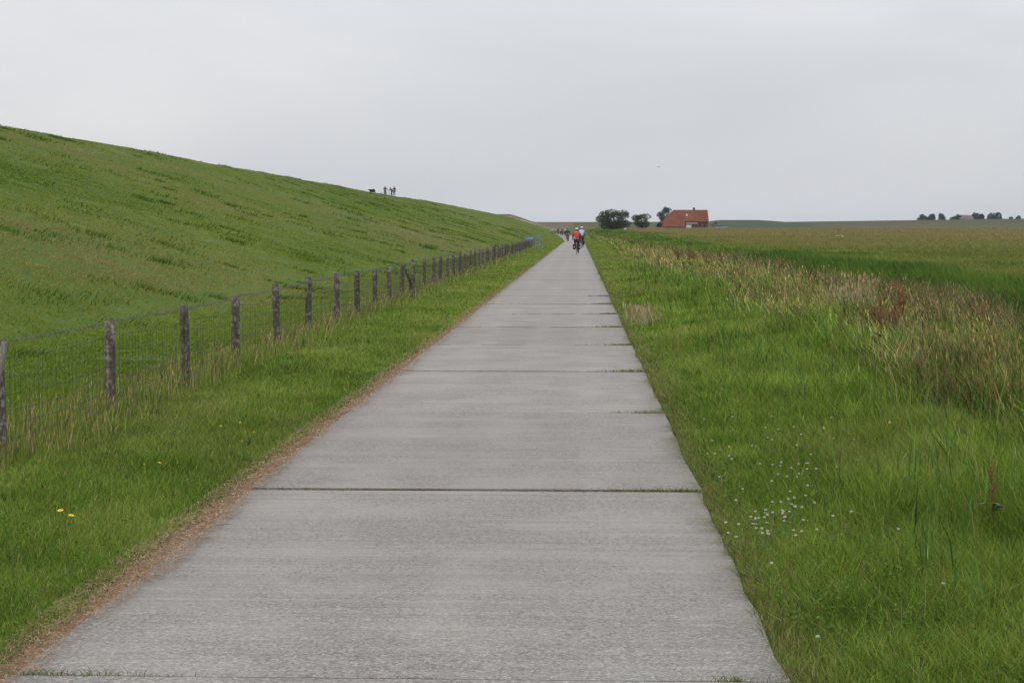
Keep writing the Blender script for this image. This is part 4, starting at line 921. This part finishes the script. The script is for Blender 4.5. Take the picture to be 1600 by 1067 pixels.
def pannier(loc, rz, side, col, label, group, patch=None):
    o = MB(); w_, l, h = .19, .34, .38; x0 = .08*side; x1 = x0+w_*side; z0, z1 = .36, .36+h; yc = -.56; n = 12; ring = []
    for t, sx, sy in ((0, .55, .8), (.12, .95, .97), (.5, 1.06, 1.02), (.85, 1, 1), (1, .82, .9)):
        for k in range(n):
            a = 2*math.pi*k/n; c_, s_ = math.cos(a), math.sin(a); f = (abs(c_)**4+abs(s_)**4)**-.25
            o.v.append(((x0+x1)/2+c_*f*w_*.5*sx, yc+s_*f*l*.5*sy, z0+(z1-z0)*t))
    for i in range(4):
        for k in range(n): o.f.append((i*n+k, i*n+(k+1) % n, (i+1)*n+(k+1) % n, (i+1)*n+k))
    o.f.append(tuple(range(n))[::-1]); o.f.append(tuple(4*n+k for k in range(n)))
    ob = o.build('pannier_bag', mat('pannier_%d' % int(col[0]*100), col, .6, .15, 10), None, True); ob.location = loc; ob.rotation_euler = (0, 0, rz); tag(ob, label, 'bag', group)
    if patch: MB().ball(((x0+x1)/2, yc-l*.5-.005, z0+.16), .035, 10, 6, (1, .3, 1)).build('reflector', mat('pale_reflector', (.6, .6, .58), .3), ob)
    return ob
GC = 'cyclists riding away along the track'; GB = 'bicycles ridden along the track'
def rider(px, D, shirt, trousers, lab, blab, helmet=None, scale=1, rz=0, **k):
    p = at_D(px, 360, D); z = float(road_z(D)); 
    o = person((p.x, D, z), rz, RIDE, shirt, trousers, lab, helmet=helmet, group=GC, scale=scale, **k); b = bicycle((p.x, D, z), rz, blab, GB); b.scale = (scale,)*3; return o, b
BLK = (.025, .027, .032)
# nearest rider, red jacket, panniers
D1 = 122.0; x1_ = at_D(901.2, 360, D1).x
r1 = rider(901.2, D1, (.42, .055, .065), (.05, .018, .022), 'cyclist in a red jacket and pale helmet, nearest on the track', 'black touring bicycle under the rider in red', helmet=(.62, .60, .60), scale=1.03)[0]
for s, lb in ((-1, 'black left pannier on the red rider\'s bicycle'), (1, 'black right pannier on the red rider\'s bicycle')): pannier((x1_, D1, 0), 0, s, BLK, lb, 'black panniers', True)
D2 = 165.0; rider(909.0, D2, (.30, .50, .62), (.03, .045, .065), 'tall cyclist in a light blue shirt and white helmet', 'bicycle under the rider in light blue', helmet=(.75, .75, .75), scale=1.13, short=True)
p2 = at_D(909.0, 360, D2).x; pannier((p2, D2, 0), 0, 1, (.02, .02, .02), 'dark right pannier on the light blue rider\'s bicycle', 'black panniers')
rider(886.8, 250, (.03, .025, .03), (.12, .075, .065), 'cyclist in black with brown legs left of the red rider', 'bicycle under the rider in black', scale=1.1)
rider(904.4, 235, (.14, .05, .06), (.05, .04, .05), 'dark red cyclist mostly hidden between the red and blue riders', 'bicycle of the mostly hidden rider', scale=1.1)
FG = [(883, 390, (.36, .30, .37), 'far cyclist in lilac standing tallest in the distant group', 1.12), (878.5, 410, (.10, .08, .11), 'far cyclist in dark plum beside the lilac one', 1.05), (876, 440, (.32, .28, .33), 'far cyclist in pale grey lilac in the middle of the distant group', 1.0),
      (871.8, 450, (.02, .02, .02), 'far cyclist in black in the distant group', 1.0), (867, 470, (.36, .31, .22), 'far cyclist in a tan top in the distant group', .95), (862.5, 490, (.30, .42, .33), 'leftmost far cyclist in a pale green top', .95)]
bnames = ['bicycle of the lilac rider', 'bicycle of the dark plum rider', 'bicycle of the pale grey lilac rider', 'bicycle of the distant rider in black', 'bicycle of the tan rider', 'bicycle of the leftmost pale green rider']
for (px, D, c0, lb, s), bn in zip(FG, bnames): rider(px, D, c0, (.06, .06, .07), lb, bn, helmet=(.4, .4, .42) if px != 871.8 else None, scale=s, rz=.05)
# people on the dike crest
def on_crest(px, D): x = at_D(px, 306, D).x; return (x, D, H1(x, D)+.10)
g1 = 'people resting on the dike crest'; DG = (.05, .052, .06)
pc = on_crest(601.8, 338); person(pc, R(205), HOLD, (.05, .05, .06), (.03, .03, .035), 'lone figure in grey on the dike crest holding a bicycle', group=g1, scale=1.14)
b = bicycle((pc[0]-.45, 338.2, H1(pc[0]-.45, 338.2)), R(70), 'bicycle held upright by the lone figure on the dike crest', 'bicycles on the dike crest')
pc = on_crest(612.3, 345); person(pc, R(120), LEAN, BLK, DG, 'dark figure on the dike crest leaning over a bicycle', group=g1, scale=1.14)
b = bicycle((pc[0]-.75, 345.2, H1(pc[0]-.75, 345)), R(100), 'bicycle in front of the leaning figure on the dike crest', 'bicycles on the dike crest')
pc = on_crest(616, 347); person(pc, R(170), STAND, (.03, .03, .035), BLK, 'upright figure in black behind the leaning one on the dike crest', group=g1, scale=1.14)
# animals
def sheep(loc, rz, wool, face, label, s=1):
    r = empty('sheep', loc, rz); r.scale = (s,)*3; tag(r, label, 'sheep')
    B = dict(rump=(0, -.42, .60, .17), belly=(0, -.15, .60, .25), chest=(0, .22, .60, .23), neck=(0, .42, .72, .13), head=(0, .55, .80, .085), muz=(0, .70, .72, .05), tail=(0, -.60, .48, .04))
    E = [('belly', 'rump'), ('belly', 'chest'), ('chest', 'neck'), ('neck', 'head'), ('head', 'muz'), ('rump', 'tail')]
    for n_, x, y in (('a', -.12, .24), ('b', .12, .24)):
        B['s'+n_] = (x, y, .45, .08); B['k'+n_] = (x, y+.01, .25, .038); B['f'+n_] = (x, y, .03, .032); E += [('chest', 's'+n_), ('s'+n_, 'k'+n_), ('k'+n_, 'f'+n_)]
    for n_, x in (('c', -.12), ('d', .12)):
        B['s'+n_] = (x, -.36, .46, .10); B['k'+n_] = (x, -.50, .27, .040); B['f'+n_] = (x, -.44, .03, .032); E += [('rump', 's'+n_), ('s'+n_, 'k'+n_), ('k'+n_, 'f'+n_)]
    skin('body', B, E, mat('sheep_face_%d' % int(face[0]*100), face, .9), r, root=1)
    W_ = {k: B[k][:3]+(B[k][3]*1.16,) for k in ('rump', 'belly', 'chest', 'neck')}
    skin('fleece', W_, E, mat('fleece_%d' % int(wool[0]*100), wool, .95, .25, 14, bump=1), r, root=1)
    for q in (-1, 1): MB().ball((q*.10, .53, .84), .05, 6, 5, (1.1, .5, .5)).build('ear', mat('sheep_face_%d' % int(face[0]*100), face), r, True)
    return r
pc = on_crest(581.3, 318); sheep((pc[0], 318, pc[2]), R(92), (.018, .018, .022), (.015, .015, .018), 'black sheep on the dike crest left of the resting people', 1.1)
pw = at_D(977.5, 359, 432); sheep((pw.x, 432, H1(pw.x, 432)+.0), R(-30), (.6, .58, .52), (.5, .47, .42), 'white sheep at the right foot of the broad dark tree', .8)
# flowering umbel in the field
pu = at_D(1312, 367.5, 170); gzz = H1(pu.x, 170); um = empty('umbel_plant', (pu.x, 170, gzz)); tag(um, 'pale flowering umbel plant alone in the field on the right', 'plant'); hz = max(.6, pu.z-gzz)
m_ = MB(); f_ = MB(); rg = random.Random(9)
for k in range(7): a = rg.uniform(0, 6.28); e_ = (math.cos(a)*.3, math.sin(a)*.3, hz*rg.uniform(.85, 1)); m_.tube([(0, 0, 0), (0, 0, hz*.5), e_], .012, 4); f_.ball(e_, .085, 8, 4, (1, 1, .35))
m_.build('stem', ST, um); f_.build('blossom', mat('cream_umbel', (.5, .48, .38)), um)
# bird
pb = at_D(1029.3, 261.5, 230); bd = empty('bird', pb, R(30)); tag(bd, 'tiny dark bird gliding high over the end of the track', 'bird'); BMt = mat('bird_grey', (.06, .06, .065))
q = MB(); q.tube([(0, -.17, 0), (0, -.10, .0), (0, .02, 0), (0, .12, .01), (0, .17, .01)], [.006, .025, .04, .024, .006], 8); q.build('body', BMt, bd, True)
for s in (-1, 1): MB().tube([(s*.02, .03, .01), (s*.15, .05, .07), (s*.30, -.02, .05)], [.03, .022, .004], 5).build('wing', BMt, bd)

# ------------------------------------------------------------------ haze: even, thin air round the whole scene
HZ = 0.00006
if HZ:
    hz_o = MB().box(-2700, 2700, -60, 9200, -3, 60).build('haze', None)
    m = bpy.data.materials.new('haze_air'); m.use_nodes = True; t = m.node_tree; t.nodes.clear(); o_ = N(t, 'ShaderNodeOutputMaterial'); pv = N(t, 'ShaderNodeVolumePrincipled')
    pv.inputs['Color'].default_value = (.86, .92, 1, 1); pv.inputs['Density'].default_value = HZ; t.links.new(pv.outputs[0], o_.inputs['Volume']); hz_o.data.materials.append(m)
    tag(hz_o, 'thin pale haze over the flat marshland', 'haze', kind='stuff')
